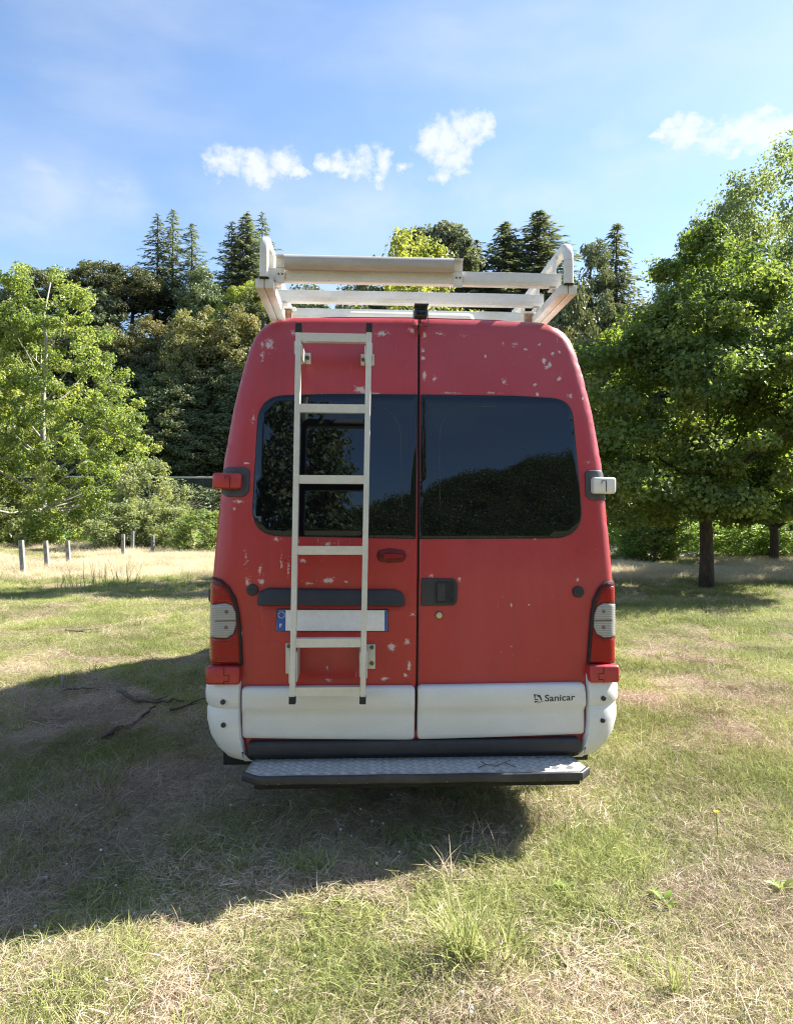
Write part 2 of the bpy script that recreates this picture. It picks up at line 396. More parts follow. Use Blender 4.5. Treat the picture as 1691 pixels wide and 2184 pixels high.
k.bump(p, n3, 0.6, 0.02)
link(bpy.data.objects.new('ground', from_np('ground', Vg, Fg, m, smooth=True)), kind='structure')

def at(px, py, Y):
    """world point seen at a pixel of the photograph at distance Y in front of the camera"""
    d = cam.rotation_euler.to_matrix() @ Vector(((px - PW / 2) / PF, -(py - PH / 2) / PF, -1))
    t = Y / d.y
    return Vector((d.x * t, Y, EYE + d.z * t))
def gxy(px, Y):
    return (px - 845) / PF * Y

# ------------------------------------------------------------------ the van
van = empty('camper_van', (0.0946, 3.38, 0.0), 'faded red high-roof van with white lower panels, rear ladder and roof rack on grass', 'van', rz=R(3.0))
MV = Matrix.Translation(van.location) @ Matrix.Rotation(R(3.0), 4, 'Z')
MVi = MV.inverted()
RC = cam.rotation_euler.to_matrix()
HW = np.array([(0.30, 0.947), (0.45, 0.956), (0.75, 0.963), (1.14, 0.961), (1.304, 0.948), (1.744, 0.914), (2.0, 0.873), (2.17, 0.836),
               (2.30, 0.800), (2.36, 0.774), (2.405, 0.738), (2.432, 0.698), (2.448, 0.645), (2.455, 0.59)])
ZT = 2.455
def hw(z): return np.interp(z, HW[:, 0], HW[:, 1])
def rear0(z):
    z = np.asarray(z, float); return 0.10 * np.clip((z - 1.2) / 1.15, 0, 2) ** 1.3
SIL = np.array([(w_, z_) for z_, w_ in HW] + [(0.0, 2.462)])
def sil_dist(P):
    d = np.full(len(P), 1e9)
    for a, b in zip(SIL[:-1], SIL[1:]):
        ab = b - a; t = np.clip(((P - a) @ ab) / (ab @ ab), 0, 1)
        d = np.minimum(d, np.linalg.norm(P - (a + t[:, None] * ab), axis=1))
    return d
def skin(x, z):
    """depth of the rear skin of the doors, in the van's own frame"""
    x = np.asarray(x, float); z = np.asarray(z, float)
    r = 0.055
    xa, zz = np.broadcast_arrays(np.abs(x), z)
    Pq = np.stack([xa.ravel(), zz.ravel()], 1)
    e = np.where(xa.ravel() > hw(np.minimum(Pq[:, 1], ZT)), 0.0, sil_dist(Pq)).reshape(xa.shape)
    qq = np.clip(1 - e / r, 0, 1)
    return rear0(z) + 0.022 * (x / 0.95) ** 2 + r * (1 - np.sqrt(1 - qq * qq))
def ray(px, py):
    d = RC @ Vector(((px - PW / 2) / PF, -(py - PH / 2) / PF, -1))
    return MVi @ Vector((0, 0, EYE)), MVi.to_3x3() @ d
def on(px, py, off=0.0):
    o, d = ray(px, py); y = 0.0
    for _ in range(8):
        t = (y - o.y) / d.y; q = o + d * t
        y = float(skin(q.x, q.z)) - off
    return (q.x, q.z)
def onp(pts, off=0.0): return [on(a, b, off) for a, b in pts]
def plane(px, py, y):
    o, d = ray(px, py); t = (y - o.y) / d.y; q = o + d * t
    return q

def poly_dist(P, poly):
    A = np.array(poly); B = np.roll(A, -1, 0); d = np.full(len(P), 1e9)
    for a, b in zip(A, B):
        ab = b - a; L = ab @ ab
        t = np.clip(((P - a) @ ab) / max(L, 1e-12), 0, 1)
        d = np.minimum(d, np.linalg.norm(P - (a + t[:, None] * ab), axis=1))
    return d
def inside(P, poly):
    A = np.array(poly); B = np.roll(A, -1, 0); r = np.zeros(len(P), bool)
    for a, b in zip(A, B):
        cnd = ((a[1] > P[:, 1]) != (b[1] > P[:, 1]))
        with np.errstate(divide='ignore', invalid='ignore'):
            xs = (b[0] - a[0]) * (P[:, 1] - a[1]) / (b[1] - a[1]) + a[0]
        r ^= cnd & (P[:, 0] < xs)
    return r
def patch(name, outline, mat, parent, off=0.004, th=0.01, bev=0.003, step=0.035, base=None, **kw):
    """a panel that follows the rear skin, off proud of it, with rounded edges and a returned rim"""
    base = base or skin
    A = np.array(outline, float)
    area = 0.5 * np.sum(A[:, 0] * np.roll(A[:, 1], -1) - np.roll(A[:, 0], -1) * A[:, 1])
    if area < 0: A = A[::-1]
    pts = []
    for a, b in zip(A, np.roll(A, -1, 0)):
        n = max(1, int(np.linalg.norm(b - a) / step))
        for i in range(n): pts.append(a + (b - a) * i / n)
    O = np.array(pts)
    keep = np.linalg.norm(O - np.roll(O, 1, 0), axis=1) > 1e-5; O = O[keep]
    n = len(O)
    allp = [O]
    if bev:
        t = np.roll(O, -1, 0) - np.roll(O, 1, 0); t /= np.linalg.norm(t, axis=1)[:, None] + 1e-9
        nrm = np.stack([-t[:, 1], t[:, 0]], 1)
        for f in (0.25, 1.0):
            q = O + nrm * bev * f
            q = q[inside(q, O) & (poly_dist(q, O) > bev * f * 0.8)]
            allp.append(q)
    lo, hi = O.min(0), O.max(0)
    g = np.stack(np.meshgrid(np.arange(lo[0] + step / 2, hi[0], step), np.arange(lo[1] + step / 2, hi[1], step)), -1).reshape(-1, 2)
    if len(g):
        g = g[inside(g, O)]
        if len(g): g = g[poly_dist(g, O) > max(bev * 1.5, step * 0.35)]
        if len(g): allp.append(g)
    P = np.concatenate(allp)
    res = geometry.delaunay_2d_cdt([Vector(q) for q in P], [(i, (i + 1) % n) for i in range(n)], [], 1, 1e-6)
    vs_ = np.array([tuple(v) for v in res[0]]); fs = res[2]
    d = poly_dist(vs_, O)
    o = off(vs_[:, 0], vs_[:, 1]) if callable(off) else off
    y = base(vs_[:, 0], vs_[:, 1]) - o
    if bev:
        u = 1 - np.clip(d / bev, 0, 1); y = y + bev * (1 - np.sqrt(np.clip(1 - u * u, 0, 1)))
    V = [(a[0], yy, a[1]) for a, yy in zip(vs_, y)]
    F = []; cnt = {}
    for f in fs:
        f = list(f)
        ar = sum(vs_[f[i]][0] * vs_[f[(i + 1) % len(f)]][1] - vs_[f[(i + 1) % len(f)]][0] * vs_[f[i]][1] for i in range(len(f)))
        if ar < 0: f.reverse()
        F.append(f)
        for i in range(len(f)): cnt[(f[i], f[(i + 1) % len(f)])] = 1
    bnd = [e for e in cnt if (e[1], e[0]) not in cnt]
    low = {}
    for a, b in bnd:
        for q in (a, b):
            if q not in low:
                low[q] = len(V); V.append((V[q][0], V[q][1] + th, V[q][2]))
    for a, b in bnd: F.append([a, low[a], low[b], b])
    me = bpy.data.meshes.new(name); me.from_pydata(V, [], F); finish(me, mat, 40)
    return link(bpy.data.objects.new(name, me), parent, **kw)

# red paint: faded, hazed, with worn reflective film and chips where the photograph shows them
def red_paint(name, spots=(), haze=0.0):
    m, nt, p, out = new_mat(name); k = NT(nt)
    v = k.obj()
    f1 = k.noise(v, 2.2, 5, 0.6); f2 = k.noise(v, 34.0, 5, 0.7); f3 = k.noise(v, 190.0, 3, 0.6)
    run = k.noise(k.vmath('MULTIPLY', v, (9, 1, 0.8)).outputs[0], 2.0, 5, 0.6)
    c = k.mix(k.range(f1, 0.32, 0.7), (0.365, 0.014, 0.015), (0.40, 0.027, 0.030))
    c = k.mix(k.range(run, 0.45, 0.75, 0, 0.35), c, (0.23, 0.018, 0.024))
    sx = k.n('ShaderNodeSeparateXYZ'); k.put(sx.inputs[0], v)
    fade_sheen = k.math('ADD', k.range(sx.outputs[2], 1.9, 2.35, 0.0, 0.50), k.range(sx.outputs[0], -0.05, 0.25, 0.0, 0.30))  # faded right side; pinker top also has the sky's reflection mixed into the colour
    c = k.mix(k.math('MULTIPLY', fade_sheen, k.range(f1, 0.3, 0.7, 0.55, 1.0)), c, (0.33, 0.062, 0.080))
    c = k.mix(k.range(f3, 0.60, 0.80, 0, 0.22), c, (0.42, 0.20, 0.19))
    if spots:
        field = None
        for (x, z), rx, rz, wgt in spots:
            a = k.vmath('SUBTRACT', v, (x, 0, z)).outputs[0]
            b = k.vmath('MULTIPLY', a, (1 / rx, 0, 1 / rz)).outputs[0]
            ln = k.n('ShaderNodeVectorMath', operation='LENGTH'); k.put(ln.inputs[0], b)
            q = k.math('MULTIPLY', k.math('SUBTRACT', 1.0, ln.outputs['Value'], True), wgt)
            field = q if field is None else k.math('MAXIMUM', field, q)
        na = k.noise(v, 62.0, 9, 0.80); nb = k.noise(v, 170.0, 2, 0.7)
        chip = k.range(k.math('ADD', field, k.math('MULTIPLY', k.math('SUBTRACT', na, 0.5), 4.0)), 0.62, 0.72)
        chip = k.math('MULTIPLY', chip, k.range(field, 0.02, 0.10))
        full = k.range(field, 0.35, 0.9)
        chip = k.math('MULTIPLY', chip, k.math('MAXIMUM', k.range(nb, 0.40, 0.60, 0.12, 0.80), k.math('MULTIPLY', full, 0.85)))
        c = k.mix(chip, c, (0.56, 0.50, 0.48))
    tiny = k.math('MULTIPLY', k.range(k.noise(v, 75.0, 2, 0.5), 0.745, 0.765), k.range(k.noise(v, 3.0, 2, 0.5), 0.45, 0.6))
    c = k.mix(k.math('MULTIPLY', tiny, 0.7), c, (0.50, 0.42, 0.40))
    scr = k.noise(k.vmath('MULTIPLY', v, (70, 70, 7)).outputs[0], 1.0, 2, 0.5)
    c = k.mix(k.math('MULTIPLY', k.range(scr, 0.715, 0.73), k.range(k.noise(v, 2.4, 2, 0.5), 0.5, 0.6, 0, 0.45)), c, (0.50, 0.40, 0.38))
    k.put(p.inputs['Base Color'], c)
    k.put(p.inputs['Roughness'], k.range(f2, 0.2, 0.8, 0.26, 0.46))
    p.inputs['Coat Weight'].default_value = 0.2; p.inputs['Coat Roughness'].default_value = 0.2
    k.bump(p, k.noise(v, 3.2, 3, 0.5), 0.25, 0.012)
    return m
SP = [(575, 735, 22, 30, 1), (560, 760, 10, 25, .9), (625, 710, 30, 12, .8), (815, 712, 26, 16, 1), (878, 705, 16, 12, 1.1), (770, 832, 34, 20, 1.1), (800, 842, 26, 8, 1),
      (560, 735, 10, 22, .9), (905, 715, 10, 22, 1.1), (902, 748, 8, 12, 1.2), (902, 765, 8, 10, 1.2), (905, 800, 9, 20, 1.1), (925, 808, 14, 12, .9), (940, 712, 26, 8, .9), (985, 716, 20, 7, .8),
      (1098, 735, 18, 14, .9), (1072, 730, 14, 12, .8), (1150, 735, 10, 8, 1.0), (1160, 770, 9, 16, 1.3), (1172, 778, 10, 10, 1.3), (1178, 754, 9, 8, 1.2), (1192, 750, 7, 6, 1.2), (1165, 783, 12, 9, 1.3),
      (1192, 808, 9, 9, 1.3), (1140, 820, 9, 7, 1.2), (1075, 815, 12, 20, .9), (1035, 760, 7, 10, 1.0), (1120, 745, 8, 6, 1.1), (1215, 845, 10, 12, 1.1), (1242, 850, 7, 10, 1.1), (1240, 800, 8, 10, 1.1),
      (1145, 842, 10, 9, 1.1), (1050, 838, 60, 5, .8), (960, 838, 50, 5, .8), (1252, 985, 22, 5, .8), (540, 890, 10, 26, .9), (527, 988, 14, 5, 1.3), (510, 1070, 24, 7, 1.2), (500, 1085, 8, 14, 1.0),
      (590, 1150, 18, 9, 1.0), (632, 1153, 12, 10, 1.1), (700, 1160, 24, 10, 1.0), (775, 1158, 8, 14, 1.0), (780, 1200, 7, 16, 1.0), (645, 1195, 14, 12, 1.0), (555, 1215, 8, 22, 1.0), (558, 1240, 14, 12, 1.2), (600, 1200, 6, 40, .9), (615, 1215, 6, 40, .9),
      (700, 1238, 30, 12, 1.1), (660, 1245, 18, 8, .9), (738, 1240, 12, 8, 1.0), (528, 1240, 12, 22, 1.0), (525, 1190, 10, 30, .8), (835, 1380, 14, 16, 1.4), (820, 1448, 16, 7, 1.3), (872, 1420, 10, 24, 1.1), (868, 1370, 12, 14, 1.1), (700, 1450, 12, 9, 1.0), (698, 1425, 6, 18, .8), (740, 1370, 6, 14, .8), (865, 1440, 10, 9, 1.2),
      (515, 1350, 8, 14, 1.0), (920, 1228, 12, 8, 1.0), (980, 1235, 8, 14, 1.0), (1232, 1236, 8, 10, 1.0), (1090, 1290, 4, 7, 1.6), (1128, 1290, 4, 4, 1.3), (1140, 1150, 10, 8, .8), (880, 1310, 14, 10, .9)]
spots = [(on(a, b), rx * 0.0021, rz * 0.0021, w_) for a, b, rx, rz, w_ in SP]
M['red_door'] = red_paint('faded_red_paint', spots)
M['red'] = red_paint('red_paint_body')
m, nt, p, out = new_mat('tinted_glass'); k = NT(nt)
v = k.obj(); gdust = k.noise(v, 26, 6, 0.7)
k.put(p.inputs['Base Color'], k.mix(k.range(gdust, 0.5, 0.9, 0, 0.04), (0.0035, 0.004, 0.005), (0.10, 0.09, 0.08)))
p.inputs['Roughness'].default_value = 0.012; p.inputs['IOR'].default_value = 1.54; p.inputs['Specular Tint'].default_value = (0.72, 0.86, 1.0, 1)
k.bump(p, k.noise(v, 2.5, 2, 0.5), 0.05, 0.004)
M['glass'] = m
M['roof_paint'] = worn('faded_roof_paint', (0.58, 0.54, 0.50), (0.50, 0.44, 0.40), 3, 0.5)

# body shell, lofted along its length
def section(yy, zt, kx, zb=0.42):
    pts = [(0, zb), (0.80, zb)]
    for z, w_ in HW[1:]: pts.append((w_, z))
    pts += [(0.40, 2.470), (0, 2.475)]
    o = []
    for x, z in pts:
        zz = zb + (max(z, zb) - zb) * (zt - zb) / (2.475 - zb); o.append((x * kx, zz))
    full = o + [(-x, z) for x, z in o[-2:0:-1]]
    return [(x, yy, z) for x, z in full]
secs = [(0.062, 2.468, 0.998), (0.5, 2.475, 1.0), (1.6, 2.50, 1.0), (2.9, 2.49, 1.0), (3.55, 2.45, 0.998), (3.9, 2.33, 0.99), (4.25, 1.86, 0.975), (4.62, 1.38, 0.955), (4.75, 1.25, 0.95), (5.15, 1.10, 0.92), (5.32, 0.98, 0.88), (5.40, 0.75, 0.82)]
bm = bmesh.new(); rings = []
for yy, zt, kx in secs: rings.append([bm.verts.new((q[0], q[1] + (float(rear0(q[2])) if yy < 0.2 else 0.0), q[2])) for q in section(yy, zt, kx)])
for a, b in zip(rings, rings[1:]):
    n = len(a)
    for j in range(n): bm.faces.new((a[j], a[(j + 1) % n], b[(j + 1) % n], b[j]))
bm.faces.new(rings[0]); bm.faces.new(rings[-1])
body = from_bm('body', bm, M['red'], van, 50)
body.data.materials.append(M['roof_paint'])
for f in body.data.polygons:
    c_ = f.center
    if f.normal.z > 0.8 and c_.z > 2.4 and c_.y > 0.2: f.material_index = 1
# windscreen and cab side windows sit on the shell
bm = bmesh.new()
g0 = [(-0.70, 3.93, 2.27), (0.70, 3.93, 2.27), (0.84, 4.60, 1.43), (-0.84, 4.60, 1.43)]
add = Vector((0, 0.035, 0.035))
vt = [bm.verts.new(Vector(q) + add) for q in g0]; vb = [bm.verts.new(Vector(q) - add) for q in g0]
bm.faces.new(vt); bm.faces.new(vb[::-1])
for i in range(4): bm.faces.new((vt[i], vb[i], vb[(i + 1) % 4], vt[(i + 1) % 4]))
from_bm('windscreen', bm, M['glass'], van)
for s in (-1, 1):
    bm = bmesh.new()
    q = [(0.965, 3.0, 1.30), (0.955, 4.30, 1.30), (0.905, 3.85, 1.92), (0.905, 3.0, 1.92)]
    a = [bm.verts.new((s * (x + 0.004), y, z)) for x, y, z in q]; b = [bm.verts.new((s * (x - 0.05), y, z)) for x, y, z in q]
    bm.faces.new(a); bm.faces.new(b[::-1])
    for i in range(4): bm.faces.new((a[i], b[i], b[(i + 1) % 4], a[(i + 1) % 4]))
    from_bm('cab_window', bm, M['glass'], van)
    bm = bmesh.new(); add_box(bm, (s * 0.964, 1.75, 1.105), (0.045, 3.3, 0.075), 0.018, seg=3)
    from_bm('rub_strip', bm, M['black'], van)
    bm = bmesh.new(); add_box(bm, (s * 0.70, 1.9, 2.474), (0.05, 1.8, 0.02), 0.006)
    from_bm('roof_gutter', bm, M['red'], van)
bm = bmesh.new(); add_box(bm, (0, 2.7, 0.40), (1.5, 4.9, 0.16), 0.02); from_bm('chassis', bm, M['under'], van)
for x in (-0.80, 0.80):
    for y in (1.12, 4.55):
        bm = bmesh.new(); add_cyl(bm, (x, y, 0.335), 0.335, 0.22, 'X', 36, bevel=0.03)
        w_ = from_bm('wheel', bm, M['tyre'], van)
        bm = bmesh.new(); add_cyl(bm, (x + (0.09 if x > 0 else -0.09), y, 0.335), 0.20, 0.06, 'X', 24, bevel=0.01)
        from_bm('rim', bm, M['rim'], w_)

# black seal behind the doors shows in the seam
seal = [(-hw(z) + 0.012, z) for z in (0.46, 0.8, 1.2, 1.5, 1.8, 2.1, 2.3, 2.38, 2.42)] + [(hw(z) - 0.012, z) for z in (2.42, 2.38, 2.3, 2.1, 1.8, 1.5, 1.2, 0.8, 0.46)]
patch('door_seal', seal, M['rubber'], van, off=-0.016, th=0.05, bev=0)
# sill below the doors
patch('rear_sill', fillet(onp([(520, 1560), (1244, 1552), (1244, 1594), (524, 1606)]), 0.01), M['red'], van, off=-0.004, th=0.08, bev=0.004, base=lambda x, z: rear0(z) + 0.022 * (x / 0.95) ** 2)

SEAM = [(on(893.5, y, 0)[0], on(893.5 - 5.5 * (y - 690) / 890, y, 0)) for y in (690, 1580)]
xs_top = on(893.5, 700)[0]; xs_bot = on(888.0, 1580)[0]
def seam(z): return xs_bot + (xs_top - xs_bot) * (z - 0.45) / 2.0
zs_ = [0.452, 0.6, 0.8, 1.0, 1.14, 1.304, 1.5, 1.744, 2.0, 2.17, 2.30, 2.36, 2.40, 2.425, 2.442, 2.450]
lamp_cut = 0.0
def door_outline(s):
    g = 0.0050
    out = [(seam(0.452) + s * g, 0.452), (seam(2.45) + s * g, 2.452)]
    for z in zs_[::-1]: out.append((s * (hw(z) - 0.001), z))
    return out
doors = {}
for s in (-1, 1):
    doors[s] = patch('rear_door', door_outline(s), M['red_door'], van, off=0.0, th=0.045, bev=0.006, step=0.03)
dl, dr = doors[-1], doors[1]
dl['label'] = 'left rear door with the ladder bolted to it'; dr['label'] = 'right rear door with the black handle and many paint chips at its top'

# tinted windows with a rubber edge
WL = [(889, 843), (700, 842), (554, 846), (537, 1141), (700, 1144), (885, 1148)]
WR = [(899, 843), (1100, 846), (1217, 853), (1243, 1146), (1100, 1147), (895, 1148)]
def smooth_px(pts, r): return fillet(pts, r, 10)
for d, poly, s in ((dl, WL, -1), (dr, WR, 1)):
    q = onp(smooth_px(poly, [4, 0, 62 if s < 0 else 50, 62, 0, 4]))
    cx = np.mean([a[0] for a in q]); cz = np.mean([a[1] for a in q])
    big = [(cx + (a - cx) * 1.0 + (0.0045 if a > cx else -0.0045), cz + (b - cz) * 1.0 + (0.0045 if b > cz else -0.0045)) for a, b in q]
    big = [(min(a, seam(b) - 0.0058) if s < 0 else max(a, seam(b) + 0.0058), b) for a, b in big]
    patch('window_rubber', big, M['rubber'], d, off=0.0025, th=0.006, bev=0.002, step=0.05)
    patch('window', q, M['glass'], d, off=0.0050, th=0.006, bev=0.0012, step=0.03)
# faint pale sealing line along the inner glass frame
def ribbon(name, px, w, mat, parent, off, th=0.0006):
    P = np.array(onp(px, off)); t = np.gradient(P, axis=0); t /= np.linalg.norm(t, axis=1)[:, None]
    nn = np.stack([-t[:, 1], t[:, 0]], 1) * w / 2
    V = []; F = []
    for q in (P + nn, P - nn):
        for a in q: V.append((a[0], float(skin(a[0], a[1])) - off, a[1]))
    n = len(P)
    for i in range(n - 1): F.append((i, n + i, n + i + 1, i + 1))
    bmx = bmesh.new(); vv = [bmx.verts.new(a) for a in V]
    for f in F: bmx.faces.new([vv[i] for i in f])
    me = bpy.data.meshes.new(name); bmx.to_mesh(me); bmx.free(); finish(me, mat, 0)
    o = link(bpy.data.objects.new(name, me), parent)
    md = o.modifiers.new('thick', 'SOLIDIFY'); md.thickness = th; md.offset = 0
    return o
M['seal_line'] = worn('glass_seal_line', (0.035, 0.04, 0.045), (0.05, 0.055, 0.06), 30, 0.3)
def arc(cx, cy, rx, ry, a0, a1, n=14): return [(cx + rx * math.cos(R(a0 + (a1 - a0) * i / n)), cy - ry * math.sin(R(a0 + (a1 - a0) * i / n))) for i in range(n + 1)]
ribbon('glass_seal', [(792, 868)] + arc(800, 935, 55, 68, 85, 0) + [(856, 1000), (857, 1080)], 0.0022, M['seal_line'], dl, 0.0066)
ribbon('glass_seal', [(938, 1080), (937, 1000)] + arc(985, 935, 48, 68, 180, 90) + [(1060, 867)], 0.0022, M['seal_line'], dr, 0.0066)

# white lower panels with a raised upper half
zc = on(700, 1518)[1]
def clad_off(x, z):
    u = (z - zc)
    up = 0.030 + 0.012 * np.sin(np.clip(u / 0.13, 0, 1) * math.pi) ** 0.7
    lo_ = 0.027 - 0.010 * np.clip(-u / 0.14, 0, 1) ** 2
    t = smst(-0.012, 0.006, u)
    return lo_ * (1 - t) + up * t - 0.004 * np.exp(-(u / 0.008) ** 2)
CL = [(516, 1466), (885, 1464), (884.5, 1581), (515, 1577)]
CR = [(891, 1463), (1247, 1457), (1250, 1500), (1247, 1517), (1248, 1568), (890, 1580)]
patch('lower_panel', fillet(onp(CL, 0.03), 0.022), M['white_bumper'], dl, off=clad_off, th=0.04, bev=0.012, step=0.02)
rp = patch('lower_panel', fillet(onp(CR, 0.03), [0.022, 0.022, 0.05, 0.05, 0.022, 0.022]), M['white_bumper'], dr, off=clad_off, th=0.04, bev=0.012, step=0.02)

# lettering on the right panel
def clad(x, z): return skin(x, z) - clad_off(x, z)
cu = bpy.data.curves.new('lettering', 'FONT'); cu.body = 'Sanicar'; cu.size = 1.0; cu.resolution_u = 4; cu.offset = 0.014
to = bpy.data.objects.new('lettering', cu); C.objects.link(to)
bpy.context.view_layer.update()
me = bpy.data.meshes.new_from_object(to.evaluated_get(bpy.context.evaluated_depsgraph_get()))
bpy.data.objects.remove(to)
bmt = bmesh.new(); bmt.from_mesh(me)
xs = [v.co.x for v in bmt.verts]; ys = [v.co.y for v in bmt.verts]; x0, x1, y0, y1 = min(xs), max(xs), 0.0, max(ys)
A0 = on(1161, 1495.5, 0.04); A1 = on(1225.5, 1493, 0.04); AT = on(1161, 1481.5, 0.04)
for v_ in bmt.verts:
    u = (v_.co.x - x0) / (x1 - x0); h_ = v_.co.y / y1
    X = A0[0] + (A1[0] - A0[0]) * u; Z = A0[1] + (A1[1] - A0[1]) * u + (AT[1] - A0[1]) * h_
    v_.co = Vector((X, float(clad(X, Z)) - 0.0012, Z))
bmt.to_mesh(me); bmt.free(); me.name = 'lettering'
me.materials.clear(); me.materials.append(M['print_black'])
link(bpy.data.objects.new('lettering', me), van, label='black maker lettering on the right white panel')
def flat(name, poly, mat, parent, surf, off, off2=None, **kw):
    bm = bmesh.new()
    vv = [bm.verts.new((x, float(surf(x, z)) - off, z)) for x, z in poly]; bb = [bm.verts.new((x, float(surf(x, z)) - off + 0.001, z)) for x, z in poly]
    bm.faces.new(vv); bm.faces.new(bb[::-1])
    for i in range(len(vv)): bm.faces.new((vv[i], bb[i], bb[(i + 1) % len(vv)], vv[(i + 1) % len(vv)]))
    bmesh.ops.triangulate(bm, faces=[f for f in bm.faces if len(f.verts) > 4])
    return from_bm(name, bm, mat, parent, 0, **kw)
def epx(pts):   # emblem pixels: zoomed crop to photograph pixels
    return onp([((1270 + a * 160 / 1691) * 0.8734, (1660 + b * 90 / 951) * 0.8734) for a, b in pts], 0.04)
emb = flat('emblem', epx([(340, 372), (440, 376), (390, 395), (358, 420), (362, 455), (372, 480), (450, 497), (470, 508), (430, 515), (372, 512), (366, 485)]), M['print_black'], van, clad, 0.0014, label='black emblem beside the lettering')
flat('emblem_stroke', epx([(435, 392), (508, 390), (535, 455), (560, 520), (535, 535), (545, 500), (530, 462), (480, 440), (430, 425), (420, 405)]), M['print_black'], emb, clad, 0.0014)
flat('emblem_stroke', epx([(366, 545), (430, 548), (500, 540), (440, 562), (375, 592)]), M['print_black'], emb, clad, 0.0014)
flat('emblem_stroke', epx([(430, 606), (520, 565), (592, 548), (592, 555), (525, 575), (440, 610)]), M['print_black'], emb, clad, 0.0014)

# corner bumpers
def corner(s):
    rows = [(0.745, 0.941, 0.00), (0.738, 0.971, 0.012), (0.715, 0.985, 0.022), (0.66, 0.992, 0.030), (0.615, 0.989, 0.030), (0.596, 0.980, 0.024), (0.580, 0.984, 0.028), (0.53, 0.983, 0.032), (0.46, 0.966, 0.032), (0.40, 0.934, 0.026), (0.36, 0.898, 0.018), (0.345, 0.871, 0.004)]
    bm = bmesh.new(); rings = []
    for z, xo, po in rows:
        xi = 0.812 if z > 0.475 else 0.812 - 0.022 * min(1, (0.475 - z) / 0.06)
        yb = 0.018 - po * 1.5
        r = 0.13; pts = [(xi, yb + 0.07), (xi, yb + 0.012), (xi + 0.006, yb)]
        cxr = xo - r
        for i in range(9):
            a = R(-90 + 90 * i / 8); pts.append((cxr + r * math.cos(a), yb + r + r * math.sin(a)))
        pts += [(xo, 0.3), (xo, 0.62), (xo - 0.05, 0.66)]
        rings.append([bm.verts.new((s * x, y, z)) for x, y in pts])
    for a, b in zip(rings, rings[1:]):
        for j in range(len(a) - 1): bm.faces.new((a[j], a[j + 1], b[j + 1], b[j]))
    bm.faces.new(rings[0])
    o = from_bm('corner_bumper', bm, M['white_bumper'], van, 40)
    return o
cb = {s: corner(s) for s in (-1, 1)}
for s, pts in ((-1, [(476, 1497), (477, 1546)]), (1, [(1286, 1489), (1284, 1536)])):
    for a, b in pts:
        q = plane(a, b, -0.025)
        bm = bmesh.new(); add_cyl(bm, (q.x, q.y - 0.004, q.z), 0.0115, 0.012, 'Y', 18, bevel=0.002); add_cyl(bm, (q.x, q.y - 0.011, q.z), 0.006, 0.004, 'Y', 10)
        from_bm('screw_plug', bm, M['black'], cb[s])

# black bar under the sill and the tread step
bm = bmesh.new()
l, r_ = plane(524, 1602, -0.02), plane(1241, 1594, -0.02)
xm = (l.x + r_.x) / 2; wd = r_.x - l.x - 0.02
add_box(bm, (xm, 0.02, 0.412), (wd, 0.12, 0.062), 0.012, seg=3); add_box(bm, (xm, 0.05, 0.372), (wd - 0.03, 0.08, 0.05), 0.008)
from_bm('step_beam', bm, M['black'], van)
step = bpy.data.objects.new('step', None); link(step, van)
z_s = 0.352
def stp(px, py): # point of the tread seen at a pixel
    o, d = ray(px, py); t = (z_s - o.z) / d.z; return o + d * t
a, b, c_, d_ = stp(528, 1614), stp(1232, 1607), stp(1258, 1640), stp(518, 1650)
e_, f_ = stp(545, 1660), stp(1232, 1650)
x0, x1 = -0.752, 0.735; yb, yf = 0.05, -0.205
tread = [(x0, yb), (x1, yb), (x1 + 0.03, yf + 0.055), (x1 - 0.02, yf), (x0 + 0.055, yf), (x0 - 0.015, yf + 0.05)]
def slab(bm, poly, z0, z1):
    t = [bm.verts.new((x, y, z1)) for x, y in poly]; u = [bm.verts.new((x, y, z0)) for x, y in poly]
    bm.faces.new(t); bm.faces.new(u[::-1]); n = len(poly)
    for i in range(n): bm.faces.new((t[i], u[i], u[(i + 1) % n], t[(i + 1) % n]))
bm = bmesh.new(); slab(bm, tread, z_s - 0.03, z_s); from_bm('tread_plate', bm, M['tread'], step)
# raised bars of the tread pattern: groups of five, alternating direction
V = []; F = []
def tbar(cx, cy, ang, L, w):
    ca, sa = math.cos(ang), math.sin(ang); k0 = len(V)
    for (u, v_, z) in ((-L, 0, 0), (0, -w, 0), (L, 0, 0), (0, w, 0), (-L * .5, 0, .0022), (L * .5, 0, .0022)):
        V.append((cx + u * ca - v_ * sa, cy + u * sa + v_ * ca, z_s - 0.0004 + z))
    for f in ((0, 1, 4), (1, 5, 4), (1, 2, 5), (2, 3, 5), (3, 4, 5), (3, 0, 4)): F.append(tuple(k0 + i for i in f))
P_ = 0.066
for i in range(int((x1 - x0) / P_) + 1):
    for j in range(5):
        cx = x0 + 0.02 + i * P_; cy = yf + 0.03 + j * P_ * 0.72
        for sg, ox in ((1, 0), (-1, P_ / 2)):
            cc = cy + (P_ * 0.36 if sg < 0 else 0)
            for q in range(-2, 3):
                ang = sg * R(38)
                X = cx + ox + (-math.sin(ang)) * q * 0.0085; Y_ = cc + math.cos(ang) * q * 0.0085
                if x0 + 0.01 < X < x1 - 0.005 and yf + 0.012 < Y_ < yb - 0.01: tbar(X, Y_, ang, 0.0185, 0.0030)
me = bpy.data.meshes.new('tread_bars'); me.from_pydata(V, [], F); finish(me, M['tread_bar'], 20)
link(bpy.data.objects.new('tread_bars', me), step, kind='stuff')
bm = bmesh.new()
edge = [tread[2], tread[3], tread[4], tread[5]]
pth = []
for i, (x, y) in enumerate(edge): pth.append((x, y))
n_ = 26
line = [(tread[2][0] + 0.004, tread[2][1], z_s - 0.016), (tread[3][0] + 0.004, tread[3][1] - 0.008, z_s - 0.016)]
